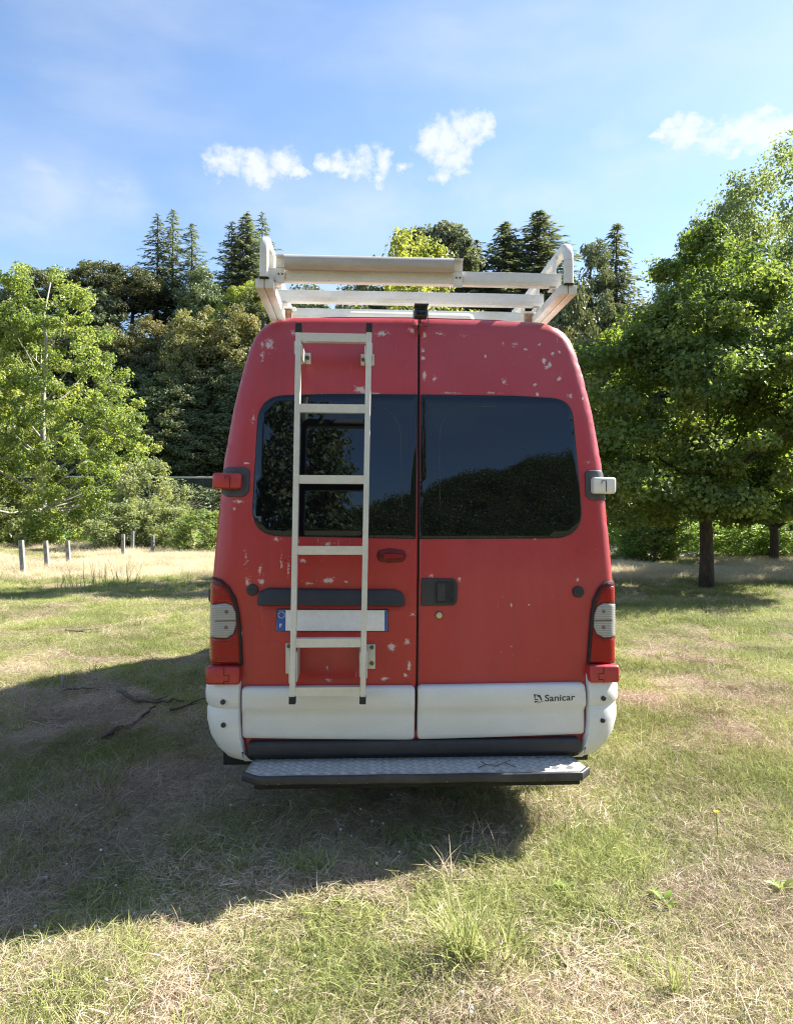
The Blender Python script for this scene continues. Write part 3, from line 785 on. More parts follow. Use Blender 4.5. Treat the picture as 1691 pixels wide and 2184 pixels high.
for i in range(1, n_): 
    x = tread[3][0] + (tread[4][0] - tread[3][0]) * i / n_
    line.append((x, yf - 0.009 + 0.0012 * math.sin(i * 1.7), z_s - 0.016 + 0.001 * math.sin(i * 0.9)))
line += [(tread[4][0] - 0.004, tread[4][1] - 0.008, z_s - 0.016), (tread[5][0] - 0.006, tread[5][1] - 0.002, z_s - 0.016)]
add_sweep(bm, line, rrect(0.020, 0.040, 0.008))
from_bm('edge_strip', bm, M['edge_strip'], step)
for x in (x0 + .09, x0 + .14, -0.35, -0.23, 0.12, .55):
    bm = bmesh.new(); add_cyl(bm, (x, yf - 0.020, z_s - 0.026), 0.004, 0.006, 'Y', 8); from_bm('rivet', bm, M['steel'], step)
bm = bmesh.new(); add_box(bm, (0, -0.07, z_s - 0.05), (1.45, 0.22, 0.035), 0.004); from_bm('step_frame', bm, M['under'], step)

# tail lights
def lens_mat(name, c, rough=0.18, ribs=240.0, trans=0.25):
    m, nt, p, out = new_mat(name); k = NT(nt); v = k.obj()
    wv = k.n('ShaderNodeTexWave', wave_type='BANDS', bands_direction='X'); k.put(wv.inputs['Vector'], v); k.put(wv.inputs['Scale'], ribs / 6.28 * 2)
    wz = k.n('ShaderNodeTexWave', wave_type='BANDS', bands_direction='Z'); k.put(wz.inputs['Vector'], v); k.put(wz.inputs['Scale'], ribs / 6.28)
    h = k.math('ADD', wv.outputs['Fac'], wz.outputs['Fac'])
    col = k.mix(k.range(h, 0.4, 1.6, 0, 0.8, False), c, tuple(x * 0.35 for x in c))
    k.put(p.inputs['Base Color'], col); p.inputs['Roughness'].default_value = rough
    p.inputs['Transmission Weight'].default_value = trans; p.inputs['Coat Weight'].default_value = 0.15; p.inputs['Coat Roughness'].default_value = 0.06; p.inputs['Specular IOR Level'].default_value = 0.3
    p.inputs['Subsurface Weight'].default_value = 0.0
    k.bump(p, h, 0.2, 0.001)
    return m
M['lens_red'] = lens_mat('red_lens', (0.34, 0.003, 0.007), trans=0.0)
M['lens_dark'] = lens_mat('dark_red_lens', (0.13, 0.004, 0.005), 0.3, 160, 0.0)
M['lens_clear'] = lens_mat('clear_lens', (0.40, 0.40, 0.38), 0.08, trans=0.0)
M['bulb'] = worn('bulb_holder', (0.16, 0.11, 0.07), (0.10, 0.07, 0.05), 30, 0.4)
def lampbase(x, z): return skin(x, z)
for s, T in ((-1, [(461, 1231), (472, 1236), (490, 1252), (504, 1276), (512, 1310), (516, 1355), (519, 1418), (460, 1420)]),
             (1, [(1301, 1238), (1290, 1241), (1276, 1252), (1263, 1278), (1258, 1310), (1254, 1360), (1250, 1416), (1304, 1416)])):
    q = onp(T)
    q[0] = (s * (hw(q[0][1]) - 0.004), q[0][1]); q[-1] = (s * (hw(q[-1][1]) - 0.004), q[-1][1])
    tl = patch('tail_light', q, M['rubber'], van, off=0.020, th=0.05, bev=0.006, step=0.02, base=lampbase)
    tl['label'] = ('left' if s < 0 else 'right') + ' tail light with red and clear lenses in a black gasket'
    cxl = np.mean([a[0] for a in T]); base_red = [(a + s * 4 * (1 if (a - cxl) * s < 0 else 0), b + (3 if b < 1330 else -3)) for a, b in T]
    inn = lambda pts: [(s * (float(hw(z)) + 0.004 if (p_[0] < 463.5 or p_[0] > 1300.5) else min(abs(x), float(hw(z)) + 0.002)), z) for p_, (x, z) in zip(pts, onp(pts))]
    if s < 0:
        top = [(461, 1242), (476, 1250), (492, 1268), (500, 1290), (494, 1287), (484, 1283), (460, 1287)]
        mid = [(460, 1290), (484, 1285), (498, 1290), (505, 1305), (506, 1330), (500, 1350), (486, 1359), (460, 1357)]
        low = [(460, 1360), (486, 1362), (501, 1354), (508, 1345), (512, 1380), (513, 1411), (460, 1413)]
        blb = [(486, 1303), (485, 1336)]
    else:
        top = [(1301, 1247), (1288, 1253), (1276, 1268), (1267, 1290), (1274, 1286), (1284, 1282), (1302, 1285)]
        mid = [(1302, 1288), (1283, 1285), (1270, 1292), (1263, 1310), (1262, 1335), (1268, 1350), (1284, 1358), (1302, 1355)]
        low = [(1303, 1358), (1283, 1361), (1267, 1354), (1260, 1345), (1257, 1380), (1255, 1411), (1303, 1411)]
        blb = [(1282, 1302), (1282, 1336)]
    patch('lens_body', fillet(inn(base_red), 0.006), M['lens_dark'], tl, off=0.0245, th=0.01, bev=0.003, step=0.015, base=lampbase)
    patch('upper_lens', fillet(inn(top), 0.006), M['lens_red'], tl, off=0.0265, th=0.01, bev=0.004, step=0.015, base=lampbase)
    patch('clear_lens', fillet(inn(mid), 0.012), M['lens_clear'], tl, off=0.031, th=0.014, bev=0.006, step=0.012, base=lampbase)
    patch('lower_lens', fillet(inn(low), 0.006), M['lens_red'], tl, off=0.0265, th=0.01, bev=0.004, step=0.015, base=lampbase)
    dv = [(462, 1321), (505, 1320), (505, 1323), (462, 1324)] if s < 0 else [(1263, 1320), (1300, 1319), (1300, 1322), (1263, 1323)]
    patch('lens_divider', onp(dv), M['bulb'], tl, off=0.0325, th=0.004, bev=0, step=0.02, base=lampbase)
    for a_, b_ in blb:
        x, z = on(a_, b_)
        patch('bulb', [(x + 0.010 * math.cos(t), z + 0.010 * math.sin(t)) for t in np.linspace(0, 2 * math.pi, 13)[:-1]], M['bulb'], tl, off=0.033, th=0.005, bev=0.004, step=0.01, base=lampbase)

# upper hinges: black pad with a hinge knuckle; lower hinges
for s, pad, kn, mt, lab in ((-1, [(478, 1000), (488, 996), (522, 996), (533, 1004), (532, 1048), (521, 1059), (485, 1060), (473, 1052)], (487, 1026, 60, 34), M['red'], None),
                       (1, [(1246, 1008), (1254, 1003), (1280, 1003), (1292, 1012), (1296, 1062), (1290, 1067), (1258, 1067), (1248, 1058)], (1284, 1036, 50, 36), M['white_pale'], 'white hinge where the red paint is gone')):
    q = [(s * min(abs(x), float(hw(z)) + 0.0), z) for x, z in onp(pad)]
    hp = patch('hinge_pad', fillet(q, 0.016), M['grey_plastic'], van, off=0.012, th=0.03, bev=0.006, step=0.015, base=skin)
    ctr = plane(kn[0], kn[1], 0.03); y0_ = -0.02
    bm = bmesh.new()
    w1, h1 = kn[2] * 0.0022, kn[3] * 0.00215
    add_box(bm, (ctr.x - s * 0.0 , 0.035, ctr.z), (w1, 0.09, h1), 0.012, seg=3)
    hn = from_bm('hinge', bm, mt, hp)
    if lab: hn['label'] = lab
    bm = bmesh.new()
    cz = ctr.z; cxh = ctr.x + s * (-0.005); yy = -0.0115
    for (dx, dz, sx_, sz_) in ((-0.012, 0.016, 0.0025, 0.014), (0.0, 0.022, 0.022, 0.0025), (0.010, -0.004, 0.0025, 0.054)):
        add_box(bm, (cxh + dx, yy, cz + dz), (sx_, 0.003, sz_))
    from_bm('hinge_pin', bm, M['rubber'], hp)
for s, A_, B_ in ((-1, (448, 1419), (516, 1457)), (1, (1250, 1416), (1310, 1453))):
    a = plane(*A_, 0.0); b = plane(*B_, 0.0)
    bm = bmesh.new(); add_box(bm, ((a.x + b.x) / 2 + s * 0.008, 0.025, (a.z + b.z) / 2), (abs(a.x - b.x) * 1.06, 0.13, abs(a.z - b.z)), 0.014, seg=3)
    lh = from_bm('lower_hinge', bm, M['red'], van)
    bm = bmesh.new(); cx, cz = (a.x + b.x) / 2 + s * 0.002, (a.z + b.z) / 2
    for (dx, dz, sx_, sz_) in ((0.0, 0.02, 0.0025, 0.035), (-0.012, 0.004, 0.025, 0.0025), (-0.024, -0.010, 0.0025, 0.028), (-0.012, -0.024, 0.025, 0.0025), (0.0, -0.030, 0.0025, 0.014)):
        add_box(bm, (cx + dx * s, -0.0405, cz + dz), (sx_, 0.003, sz_))
    from_bm('hinge_pin', bm, M['rubber'], lh)

# handle strip, plate recess, plate
gs = fillet(onp([(551, 1289), (553, 1262), (572, 1254), (842, 1257), (860, 1266), (863, 1291)]), [0.004, 0.02, 0.03, 0.03, 0.02, 0.004])
patch('handle_strip', gs, M['black'], van, off=lambda x, z: 0.03 + 0.018 * np.clip((on(700, 1256)[1] - z) / 0.07, 0, 1), th=0.05, bev=0.010, step=0.015)
rc = onp([(553, 1291), (860, 1293), (857, 1335), (845, 1362), (828, 1368), (585, 1366), (568, 1358), (558, 1330)])
M['red_recess'] = red_paint('red_paint_recess')
patch('plate_recess', fillet(rc, 0.02), M['red_recess'], van, off=0.002, th=0.004, bev=0.0018, step=0.03)
pl = fillet(onp([(590, 1298), (828, 1299), (828, 1347), (589, 1346)]), 0.006)
patch('plate_holder', pl, M['black'], van, off=0.010, th=0.012, bev=0.003, step=0.05)
npl = fillet(onp([(592, 1300), (826, 1301), (826, 1345), (591, 1344)]), 0.005)
plate = patch('number_plate', npl, M['plate_white'], van, off=0.0125, th=0.003, bev=0.001, step=0.05, label='white number plate with blue end bands')
bl = onp([(592, 1300.5), (610, 1300.5), (609.5, 1344), (591.4, 1343.6)])
patch('country_band', bl, M['blue'], plate, off=0.0140, th=0.002, bev=0.0004, step=0.05)
br = onp([(820, 1301.5), (825.6, 1301.5), (825.6, 1344.5), (820, 1344.4)])
patch('region_band', br, M['blue'], plate, off=0.0140, th=0.002, bev=0.0004, step=0.05)
cx, cz = on(600.5, 1311.5, 0.014)
bm = bmesh.new()
for i in range(12):
    a = R(30 * i); X, Z = cx + 0.0145 * math.cos(a), cz + 0.0145 * math.sin(a)
    vv = []
    for j in range(10):
        rr = 0.0031 if j % 2 == 0 else 0.0016; t = R(90 + 36 * j)
        vv.append(bm.verts.new((X + rr * math.cos(t), float(skin(X, Z)) - 0.0149, Z + rr * math.sin(t))))
    bm.faces.new(vv)
from_bm('star_ring', bm, M['star'], plate, 0)
fx, fz = on(596.5, 1339, 0.014); u = 0.0036
Fp = [(0, 0), (1, 0), (1, 2.2), (2.8, 2.2), (2.8, 3.1), (1, 3.1), (1, 4.4), (3.2, 4.4), (3.2, 5.4), (0, 5.4)]
flat('country_letter', [(fx + a * u, fz + b * u) for a, b in Fp], M['print_white'], plate, skin, 0.0150)

# key-hole covers, third brake light, door handle, lock
for a_, b_ in ((539, 1258), (1232, 1262)):
    x, z = on(a_, b_); y = float(skin(x, z))
    bm = bmesh.new(); add_cyl(bm, (x, y - 0.006, z), 0.027, 0.022, 'Y', 28, bevel=0.006); add_box(bm, (x, y - 0.019, z), (0.024, 0.006, 0.005), 0.001); add_cyl(bm, (x, y - 0.017, z), 0.015, 0.004, 'Y', 20)
    from_bm('round_cap', bm, M['black'], van)
tb = patch('third_brake_light', fillet(onp([(806, 1174), (830, 1169), (862, 1174), (867, 1186), (861, 1198), (830, 1201), (808, 1197), (803, 1186)]), 0.02), M['lens_dark'], dl, off=0.010, th=0.016, bev=0.008, step=0.012)
patch('inner_lens', fillet(onp([(818, 1182), (860, 1182), (860, 1190), (818, 1191)]), 0.006), M['lens_red'], van, off=0.0125, th=0.004, bev=0.002, step=0.012)
hq = fillet(onp([(898, 1233), (968, 1234), (975, 1244), (974, 1284), (966, 1291), (897, 1292)]), [0.004, 0.014, 0.02, 0.02, 0.014, 0.004])
hd = patch('handle_plate', hq, M['black'], dr, off=0.012, th=0.014, bev=0.006, step=0.015)
patch('handle_recess', fillet(onp([(926, 1239), (968, 1239), (968, 1286), (926, 1286)]), 0.012), M['rubber'], van, off=0.0128, th=0.004, bev=0.0, step=0.02)
patch('handle_lever', fillet(onp([(931, 1242), (949, 1242), (949, 1282), (931, 1282)]), 0.010), M['black'], van, off=0.020, th=0.012, bev=0.006, step=0.012)
x, z = on(936, 1312); y = float(skin(x, z))
bm = bmesh.new(); add_cyl(bm, (x, y - 0.002, z), 0.0185, 0.008, 'Y', 24, bevel=0.002); lk = from_bm('lock_surround', bm, M['grey_plastic'], dr)
bm = bmesh.new(); add_cyl(bm, (x, y - 0.006, z), 0.0150, 0.012, 'Y', 24, bevel=0.003); add_box(bm, (x, y - 0.013, z), (0.003, 0.002, 0.012)); from_bm('lock', bm, M['brass'], van)

# ---- ladder
ladder = bpy.data.objects.new('ladder', None); link(ladder, van)
def lad_y(py): return -0.155 + 0.075 * (1490 - py) / 790.0
rails = {}
for s, (xt, xb) in (('l', (637.5, 624.0)), ('r', (787.0, 773.5))):
    a = plane(xt, 706, lad_y(706)); b = plane(xb, 1490, lad_y(1490))
    bm = bmesh.new(); add_sweep(bm, [b, a], rrect(0.025, 0.045, 0.004), up=Vector((0, 1, 0)))
    rails[s] = (a, b)
    from_bm('rail', bm, M['ladder'], ladder)
    t = (a - b).normalized()
    for p0, p1 in ((a - t * 0.012, a + t * 0.030), (b - t * 0.020, b + t * 0.012)):
        bm = bmesh.new(); add_sweep(bm, [p0, p1], rrect(0.029, 0.050, 0.004), up=Vector((0, 1, 0))); from_bm('end_cap', bm, M['rubber'], ladder)
for py in (721.5, 872, 1023, 1173.5, 1370, 1473):
    yl = lad_y(py)
    fr = (py - 706) / (1490 - 706)
    pa = rails['l'][0].lerp(rails['l'][1], fr); pb = rails['r'][0].lerp(rails['r'][1], fr)
    zz = plane(705, py, yl).z
    h_ = 0.038
    bm = bmesh.new()
    A_ = Vector((pa.x + 0.0125, yl, zz)); B_ = Vector((pb.x - 0.0125, yl, zz))
    add_sweep(bm, [A_, B_], [(-0.019, -h_ / 2), (0.019, -h_ / 2), (0.019, h_ / 2), (-0.019, h_ / 2)][::1])
    bmesh.ops.recalc_face_normals(bm, faces=bm.faces)
    from_bm('rung', bm, M['ladder'], ladder)
# brackets: foot on the door, arm out to the rail, with a bolt
def bracket(foot, py0, py1, rail_fr, side, bolts):
    x0_, zt_ = on(foot[0], py0); x1_, zb_ = on(foot[1], py1)
    yf_ = float(skin((x0_ + x1_) / 2, (zt_ + zb_) / 2))
    bm = bmesh.new(); add_box(bm, ((x0_ + x1_) / 2, yf_ - 0.004, (zt_ + zb_) / 2), (abs(x1_ - x0_), 0.005, abs(zt_ - zb_)), 0.001)
    br_ = from_bm('bracket', bm, M['ladder'], ladder)
    a, b = rails['l' if side < 0 else 'r']; pr = a.lerp(b, rail_fr)
    bm = bmesh.new()
    xm_ = pr.x + (0.016 if rail_fr < 0.3 else -0.016) * (-side) * (1 if side < 0 else 1)
    xm_ = pr.x - side * 0.0155 if rail_fr < 0.3 else pr.x + side * 0.0155
    dep = yf_ - pr.y
    add_box(bm, (xm_, (yf_ + pr.y) / 2 - 0.002, (zt_ + zb_) / 2 - 0.004), (0.005, dep + 0.03, abs(zt_ - zb_) * 1.05), 0.001)
    if rail_fr > 0.5:
        add_box(bm, (pr.x - side * 0.0155, (yf_ + pr.y) / 2 - 0.002, (zt_ + zb_) / 2 - 0.004), (0.005, dep + 0.03, abs(zt_ - zb_) * 0.95), 0.001)
    else:
        add_box(bm, (pr.x + side * 0.0155, (yf_ + pr.y) / 2 - 0.002, (zt_ + zb_) / 2 + 0.01), (0.005, dep + 0.02, abs(zt_ - zb_) * 1.05), 0.001)
    from_bm('bracket_arm', bm, M['ladder'], ladder)
    for q in bolts:
        X, Z = on(*q)
        bm = bmesh.new(); add_cyl(bm, (X, yf_ - 0.010, Z), 0.0095, 0.010, 'Y', 14, bevel=0.002); from_bm('bolt', bm, M['steel'], ladder)
bracket((643, 663), 753, 777, 0.075, -1, [(656, 764)])
bracket((770, 798), 756, 780, 0.075, 1, [(775, 768)])
bracket((610, 626), 1372, 1436, 0.885, -1, [(616, 1377)])
bracket((780, 800), 1374, 1426, 0.885, 1, [(793, 1380), (793, 1414)])

# ---- roof rack
rack = bpy.data.objects.new('roof_rack', None); link(rack, van)
Zr = 2.655
def lens2(L, c): return L
xl, xr = -0.713, 0.716
y_bar = [0.10, 0.43, 0.77, 1.25, 1.9, 2.6, 3.2]
zb_ = [2.636, 2.634, 2.634, 2.634, 2.634, 2.634, 2.634]
def barprof(w, h): return rrect(w, h, 0.006, 2)
for i, (y, z) in enumerate(zip(y_bar, zb_)):
    bm = bmesh.new(); add_sweep(bm, [(xl + 0.012, y, z), (xr - 0.012, y, z)], rrect(0.046, 0.064, 0.006, 2))
    add_sweep(bm, [(xl + 0.03, y - 0.024, z - 0.014), (xr - 0.03, y - 0.024, z - 0.014)], [(-0.0012, -0.003), (0.0012, -0.003), (0.0012, 0.003), (-0.0012, 0.003)])
    from_bm('crossbar', bm, M['rack'], rack)
for s, x in ((-1, xl), (1, xr)):
    xx = x + s * 0.0
    # top rail ending in a rounded hoop
    pts = [(xx, 0.0, 2.592), (xx, -0.002, 2.66), (xx, 0.0, 2.705)]
    for i in range(1, 9):
        a = R(180 - 90 * i / 8); pts.append((xx, 0.075 + 0.075 * math.cos(a), 2.705 + 0.075 * math.sin(a)))
    pts += [(xx, 0.4, 2.778), (xx, 1.2, 2.775), (xx, 3.3, 2.775)]
    bm = bmesh.new(); add_sweep(bm, pts, rrect(0.047, 0.040, 0.012, 3) if True else None, up=Vector((1, 0, 0)) )
    from_bm('top_rail', bm, M['rack'], rack)
    bm = bmesh.new(); add_box(bm, (xx, 0.002, 2.589), (0.044, 0.036, 0.008), 0.002); from_bm('end_plug', bm, M['rubber'], rack)
    # lower rail of two joined strips
    for dx in (-0.0215, 0.0215):
        bm = bmesh.new(); add_box(bm, (xx + dx, 1.68, 2.566), (0.040, 3.36, 0.044), 0.004)
        from_bm('lower_rail', bm, M['rack'], rack)
    bm = bmesh.new(); add_box(bm, (xx, 1.9, 2.538), (0.012, 2.6, 0.02), 0.002); from_bm('rail_web', bm, M['rack'], rack)
    for y, z in zip(y_bar, zb_):   # angle plates that tie bar, rail and top rail together
        bm = bmesh.new(); add_box(bm, (xx - s * 0.028, y + 0.045, z + 0.03), (0.006, 0.05, 0.20), 0.001); add_box(bm, (xx - s * 0.045, y + 0.006, z - 0.042), (0.04, 0.06, 0.006), 0.001)
        from_bm('angle_plate', bm, M['rack'], rack)
    for y in (0.56, 1.9, 3.1):
        bm = bmesh.new(); add_box(bm, (xx - s * 0.055, y, 2.606), (0.085, 0.06, 0.007), 0.001); from_bm('foot_plate', bm, M['rack'], rack)
        bm = bmesh.new(); add_box(bm, (xx - s * 0.09, y, 2.495), (0.008, 0.06, 0.06), 0.001); from_bm('foot_leg', bm, M['rack'], rack)
        bm = bmesh.new()
        add_box(bm, (xx - s * 0.012, y, 2.505), (0.008, 0.06, 0.10), 0.001)
        ft = from_bm('rack_foot', bm, M['rack'], rack)
        bm = bmesh.new(); add_box(bm, (xx - s * 0.052, y + 0.006, 2.562), (0.050, 0.04, 0.076), 0.002); from_bm('foot_block', bm, M['rust'], rack)
# roller above the rear bar with its two end brackets
ra, rb = plane(607, 572, 0.03), plane(968, 583, 0.03)
bm = bmesh.new(); add_sweep(bm, [(ra.x, 0.045, 2.682), (rb.x, 0.045, 2.682)], circle(0.034, 20)); from_bm('roller', bm, M['grey_tube'], rack)
for x, w_ in ((ra.x - 0.024, 0.040), (rb.x + 0.024, 0.044)):
    bm = bmesh.new(); add_box(bm, (x, 0.066, 2.688), (w_, 0.006, 0.05), 0.001); add_box(bm, (x, 0.070, 2.632), (w_, 0.004, 0.09), 0.001); add_box(bm, (x + 0.004, 0.070, 2.638), (w_ * 0.9, 0.006, 0.035), 0.001)
    add_box(bm, (x, 0.055, 2.711), (w_, 0.05, 0.004), 0.001)
    bk = from_bm('roller_bracket', bm, M['rack'], rack)
    bm = bmesh.new(); add_box(bm, (x + 0.004, 0.0715, 2.628), (w_ * 0.95, 0.004, 0.03), 0.001); from_bm('rust_plate', bm, M['rust'], rack)
    for dx in (-0.008, 0.010):
        bm = bmesh.new(); add_cyl(bm, (x + dx, 0.066, 2.632), 0.0045, 0.008, 'Y', 10); from_bm('bolt', bm, M['steel'], rack)

for s in (-1, 1):
    bm = bmesh.new(); add_box(bm, (s * 0.89, 0.52, 0.29), (0.19, 0.012, 0.27), 0.004); from_bm('mud_flap', bm, M['rubber'], van)
# roof hatch and rear camera
bm = bmesh.new()
hl, hr = plane(738, 676, 0.52), plane(1013, 676, 0.52)
add_box(bm, ((hl.x + hr.x) / 2, 0.95, 2.535), (hr.x - hl.x, 0.85, 0.125), 0.03, seg=3)
from_bm('roof_hatch', bm, M['white_bumper'], van)
for s in (-1, 1):
    bm = bmesh.new(); add_box(bm, (s * 0.772, 0.42, 2.475), (0.014, 0.05, 0.06), 0.005); from_bm('gutter_clip', bm, M['black'], van)
cq = plane(897, 668, 0.03)
bm = bmesh.new(); add_box(bm, (cq.x, 0.035, cq.z), (0.060, 0.06, 0.045), 0.006, seg=2); add_box(bm, (cq.x, 0.012, cq.z + 0.028), (0.066, 0.075, 0.006), 0.002)
camr = from_bm('rear_camera', bm, M['black'], van)
bm = bmesh.new(); add_box(bm, (cq.x, 0.004, cq.z - 0.002), (0.040, 0.004, 0.026), 0.001)
from_bm('camera_lens', bm, M['glass'], camr)
for s in (-1, 1):
    bm = bmesh.new(); add_box(bm, (cq.x + s * 0.034, 0.035, cq.z - 0.022), (0.003, 0.014, 0.075)); add_box(bm, (cq.x + s * 0.026, 0.035, cq.z - 0.060), (0.018, 0.016, 0.003))
    from_bm('camera_bracket', bm, M['steel'], camr)
bm = bmesh.new(); add_sweep(bm, [(cq.x + .002, 0.05, cq.z - 0.02), (cq.x - 0.002, 0.05, cq.z - 0.05), (cq.x - 0.006, 0.085, cq.z - 0.085), (xs_top, 0.105, 2.42)], circle(0.0035, 8)); from_bm('cable', bm, M['rubber'], camr)


# ------------------------------------------------------------------ trees
def leaf_arrays(cen, nrm, size, aspect, r, fold=0.18):
    n = len(cen)
    nrm = nrm / (np.linalg.norm(nrm, axis=1)[:, None] + 1e-9)
    t = r.normal(size=(n, 3)); t -= nrm * np.sum(t * nrm, 1)[:, None]; t /= np.linalg.norm(t, axis=1)[:, None] + 1e-9
    b = np.cross(nrm, t)
    s = size[:, None]
    base = cen - t * s * 0.5; tip = cen + t * s * 0.5
    l = cen + b * s * 0.5 * aspect + nrm * s * fold - t * s * 0.08; q = cen - b * s * 0.5 * aspect + nrm * s * fold - t * s * 0.08
    V = np.stack([base, l, tip, q], 1).reshape(-1, 3)
    i = np.arange(n)[:, None] * 4
    F = np.concatenate([i + np.array([0, 2, 1]), i + np.array([0, 3, 2])], 1).reshape(-1, 3)
    return V, F
def crown_mesh(name, mat, H, profile, ncl, cr, lpc, ls, flat, up, seed, aspect=0.7, inner=0.35, droop=0.0, lean=(0, 0), shell=0.5):
    r = np.random.default_rng(seed)
    ph = np.array([p[0] for p in profile]) * H; pr = np.array([p[1] for p in profile])
    hs = np.linspace(ph[0], ph[-1], 400); w = np.interp(hs, ph, pr); w = w ** 1.4 + 0.02; w /= w.sum()
    h = r.choice(hs, ncl, p=w); a = r.uniform(0, 2 * np.pi, ncl)
    lob = 1 + 0.16 * np.sin(a * 3 + seed) + 0.12 * np.sin(a * 5 + h * 1.3 + seed * 2.1)
    rad = np.interp(h, ph, pr) * lob * (inner + (1 - inner) * r.random(ncl) ** shell)
    cl = np.stack([rad * np.cos(a) + lean[0] * h, rad * np.sin(a) + lean[1] * h, h], 1)
    csz = cr * r.uniform(0.65, 1.3, ncl)
    k = np.repeat(np.arange(ncl), lpc); n = len(k)
    d = r.normal(size=(n, 3)); d /= np.linalg.norm(d, axis=1)[:, None]
    rr = r.random(n) ** 0.45
    off = d * rr[:, None] * csz[k][:, None]
    off[:, 2] *= flat
    cen = cl[k] + off
    outw = np.stack([np.cos(a), np.sin(a), np.zeros(ncl)], 1)
    cen[:, 2] -= droop * np.linalg.norm(off[:, :2], axis=1) ** 2 / csz[k]
    nr = off * 0.7 / csz[k][:, None] + outw[k] * 0.3 + np.array([0, 0, up]) + r.normal(size=(n, 3)) * 0.55
    V, F = leaf_arrays(cen, nr, ls * r.uniform(0.6, 1.3, n), aspect, r)
    ct = r.random(ncl)
    tint = np.repeat(np.clip(0.55 * ct[k] + 0.45 * r.random(n), 0, 1), 4)
    return from_np(name, V, F, mat, tint), cl
def trunk_mesh(name, mat, H, r0, cl, seed, nl=14, htop=0.85, fork=0.3, lean=(0, 0), wob=0.02, lr=0.28):
    r = random.Random(seed); bm = bmesh.new()
    n = 9; path = []; sc = []
    for i in range(n):
        t = i / (n - 1)
        path.append(Vector((lean[0] * H * htop * t + r.gauss(0, wob) * H * t * 0.4, lean[1] * H * htop * t + r.gauss(0, wob) * H * t * 0.4, -0.15 + (H * htop + 0.15) * t)))
        sc.append((1.2 if i == 0 else 1.0) * (1 - 0.85 * t ** 1.35))
    add_sweep(bm, path, circle(r0, 9), up=Vector((0, 1, 0)), scales=sc)
    idx = list(range(len(cl))); r.shuffle(idx)
    for j in idx[:nl]:
        c = Vector(cl[j]); hb = max(fork * H * 0.55, c.z - 0.45 * math.hypot(c.x, c.y) - 0.1 * H); hb = min(hb, H * htop * 0.9)
        t = hb / (H * htop); s = Vector((lean[0] * hb, lean[1] * hb, hb))
        for q0, q1 in zip(path, path[1:]):
            if q0.z <= hb <= q1.z: s = q0.lerp(q1, (hb - q0.z) / (q1.z - q0.z))
        mid = s.lerp(c, 0.5) + Vector((r.gauss(0, .08), r.gauss(0, .08), -0.04 * H * r.random()))
        rb = r0 * (1 - 0.8 * t) * r.uniform(0.25, 0.5) + 0.008
        add_sweep(bm, [s, s.lerp(mid, .55) , mid, mid.lerp(c, .6), c], circle(rb, 6), up=Vector((0.3, 0.9, 0.1)), scales=[1, .8, .62, .42, .2])
    me = bpy.data.meshes.new(name); bm.normal_update(); bm.to_mesh(me); bm.free(); finish(me, mat, 0)
    return me
def conifer_meshes(seed, H, r0, tiers, L0, mat, cards=16, droop=0.25, clear=0.12, per=6, nsz=0.30, power=0.85):
    r = np.random.default_rng(seed); rp = random.Random(seed)
    cen = []; nr = []; sz = []; tn = []; V = []; Fc = []
    bm = bmesh.new()
    add_sweep(bm, [Vector((0, 0, -0.3)), Vector((rp.gauss(0, .03), 0, H * .35)), Vector((rp.gauss(0, .05), 0, H * .7)), Vector((0, 0, H * 0.985))], circle(r0, 7), up=Vector((0, 1, 0)), scales=[1, .72, .4, .06])
    dirs = []; 
    for i in range(tiers):
        t = (i + rp.random()) / tiers; h = H * (clear + (1 - clear) * t)
        L = L0 * ((1 - t) ** power) * rp.uniform(0.65, 1.15) + 0.12
        k = max(3, int(per * (1 - 0.4 * t)))
        a0 = rp.random() * 6.28
        for j in range(k):
            a = a0 + 6.28 * j / k + rp.gauss(0, .25); Lb = L * rp.uniform(.7, 1.15)
            dx, dy = math.cos(a), math.sin(a); tint = rp.random()
            lift = 0.22 if t > .5 else 0.05
            P = lambda u: np.array([dx * Lb * u, dy * Lb * u, h + Lb * (lift * u - droop * u * u)])
            if Lb > 0.8: add_sweep(bm, [Vector(P(0)), Vector(P(.5)), Vector(P(.95))], circle(0.028 * (1 - .6 * t), 4), up=Vector((dy, -dx, 0.2)), scales=[1, .7, .2])
            m_ = max(4, int(cards * Lb / L0 * 1.4))
            for q in range(m_):
                u = (q + rp.random()) / m_; u = 0.12 + 0.9 * u
                side = rp.uniform(-1, 1) * 0.22 * Lb * (1.15 - u) + rp.gauss(0, .04)
                c = P(u) + np.array([-dy * side, dx * side, rp.gauss(-0.03, .06)])
                ang = a + (0.9 if side > 0 else -0.9) * rp.uniform(.2, 1)
                dirs.append((math.cos(ang), math.sin(ang), -droop * 1.2 * u - rp.random() * .35)); cen.append(c); sz.append(nsz * rp.uniform(.7, 1.4)); tn.append(np.clip(.35 * tint + .65 * rp.random(), 0, 1))
    cen = np.array(cen); D = np.array(dirs); D /= np.linalg.norm(D, axis=1)[:, None]; sz = np.array(sz)
    b = np.cross(D, r.normal(size=D.shape) * 0.6 + np.array([0, 0, 1.0])); b /= np.linalg.norm(b, axis=1)[:, None]
    s = sz[:, None]
    V = np.stack([cen - D * s * .5, cen + b * s * .16 - D * s * .1, cen + D * s * .6, cen - b * s * .16 - D * s * .1], 1).reshape(-1, 3)
    i = np.arange(len(cen))[:, None] * 4
    F = np.concatenate([i + np.array([0, 2, 1]), i + np.array([0, 3, 2])], 1).reshape(-1, 3)
    me = bpy.data.meshes.new('trunk'); bm.to_mesh(me); bm.free(); finish(me, M['bark_grey'], 0)
    return me, from_np('crown', V, F, mat, np.repeat(tn, 4))

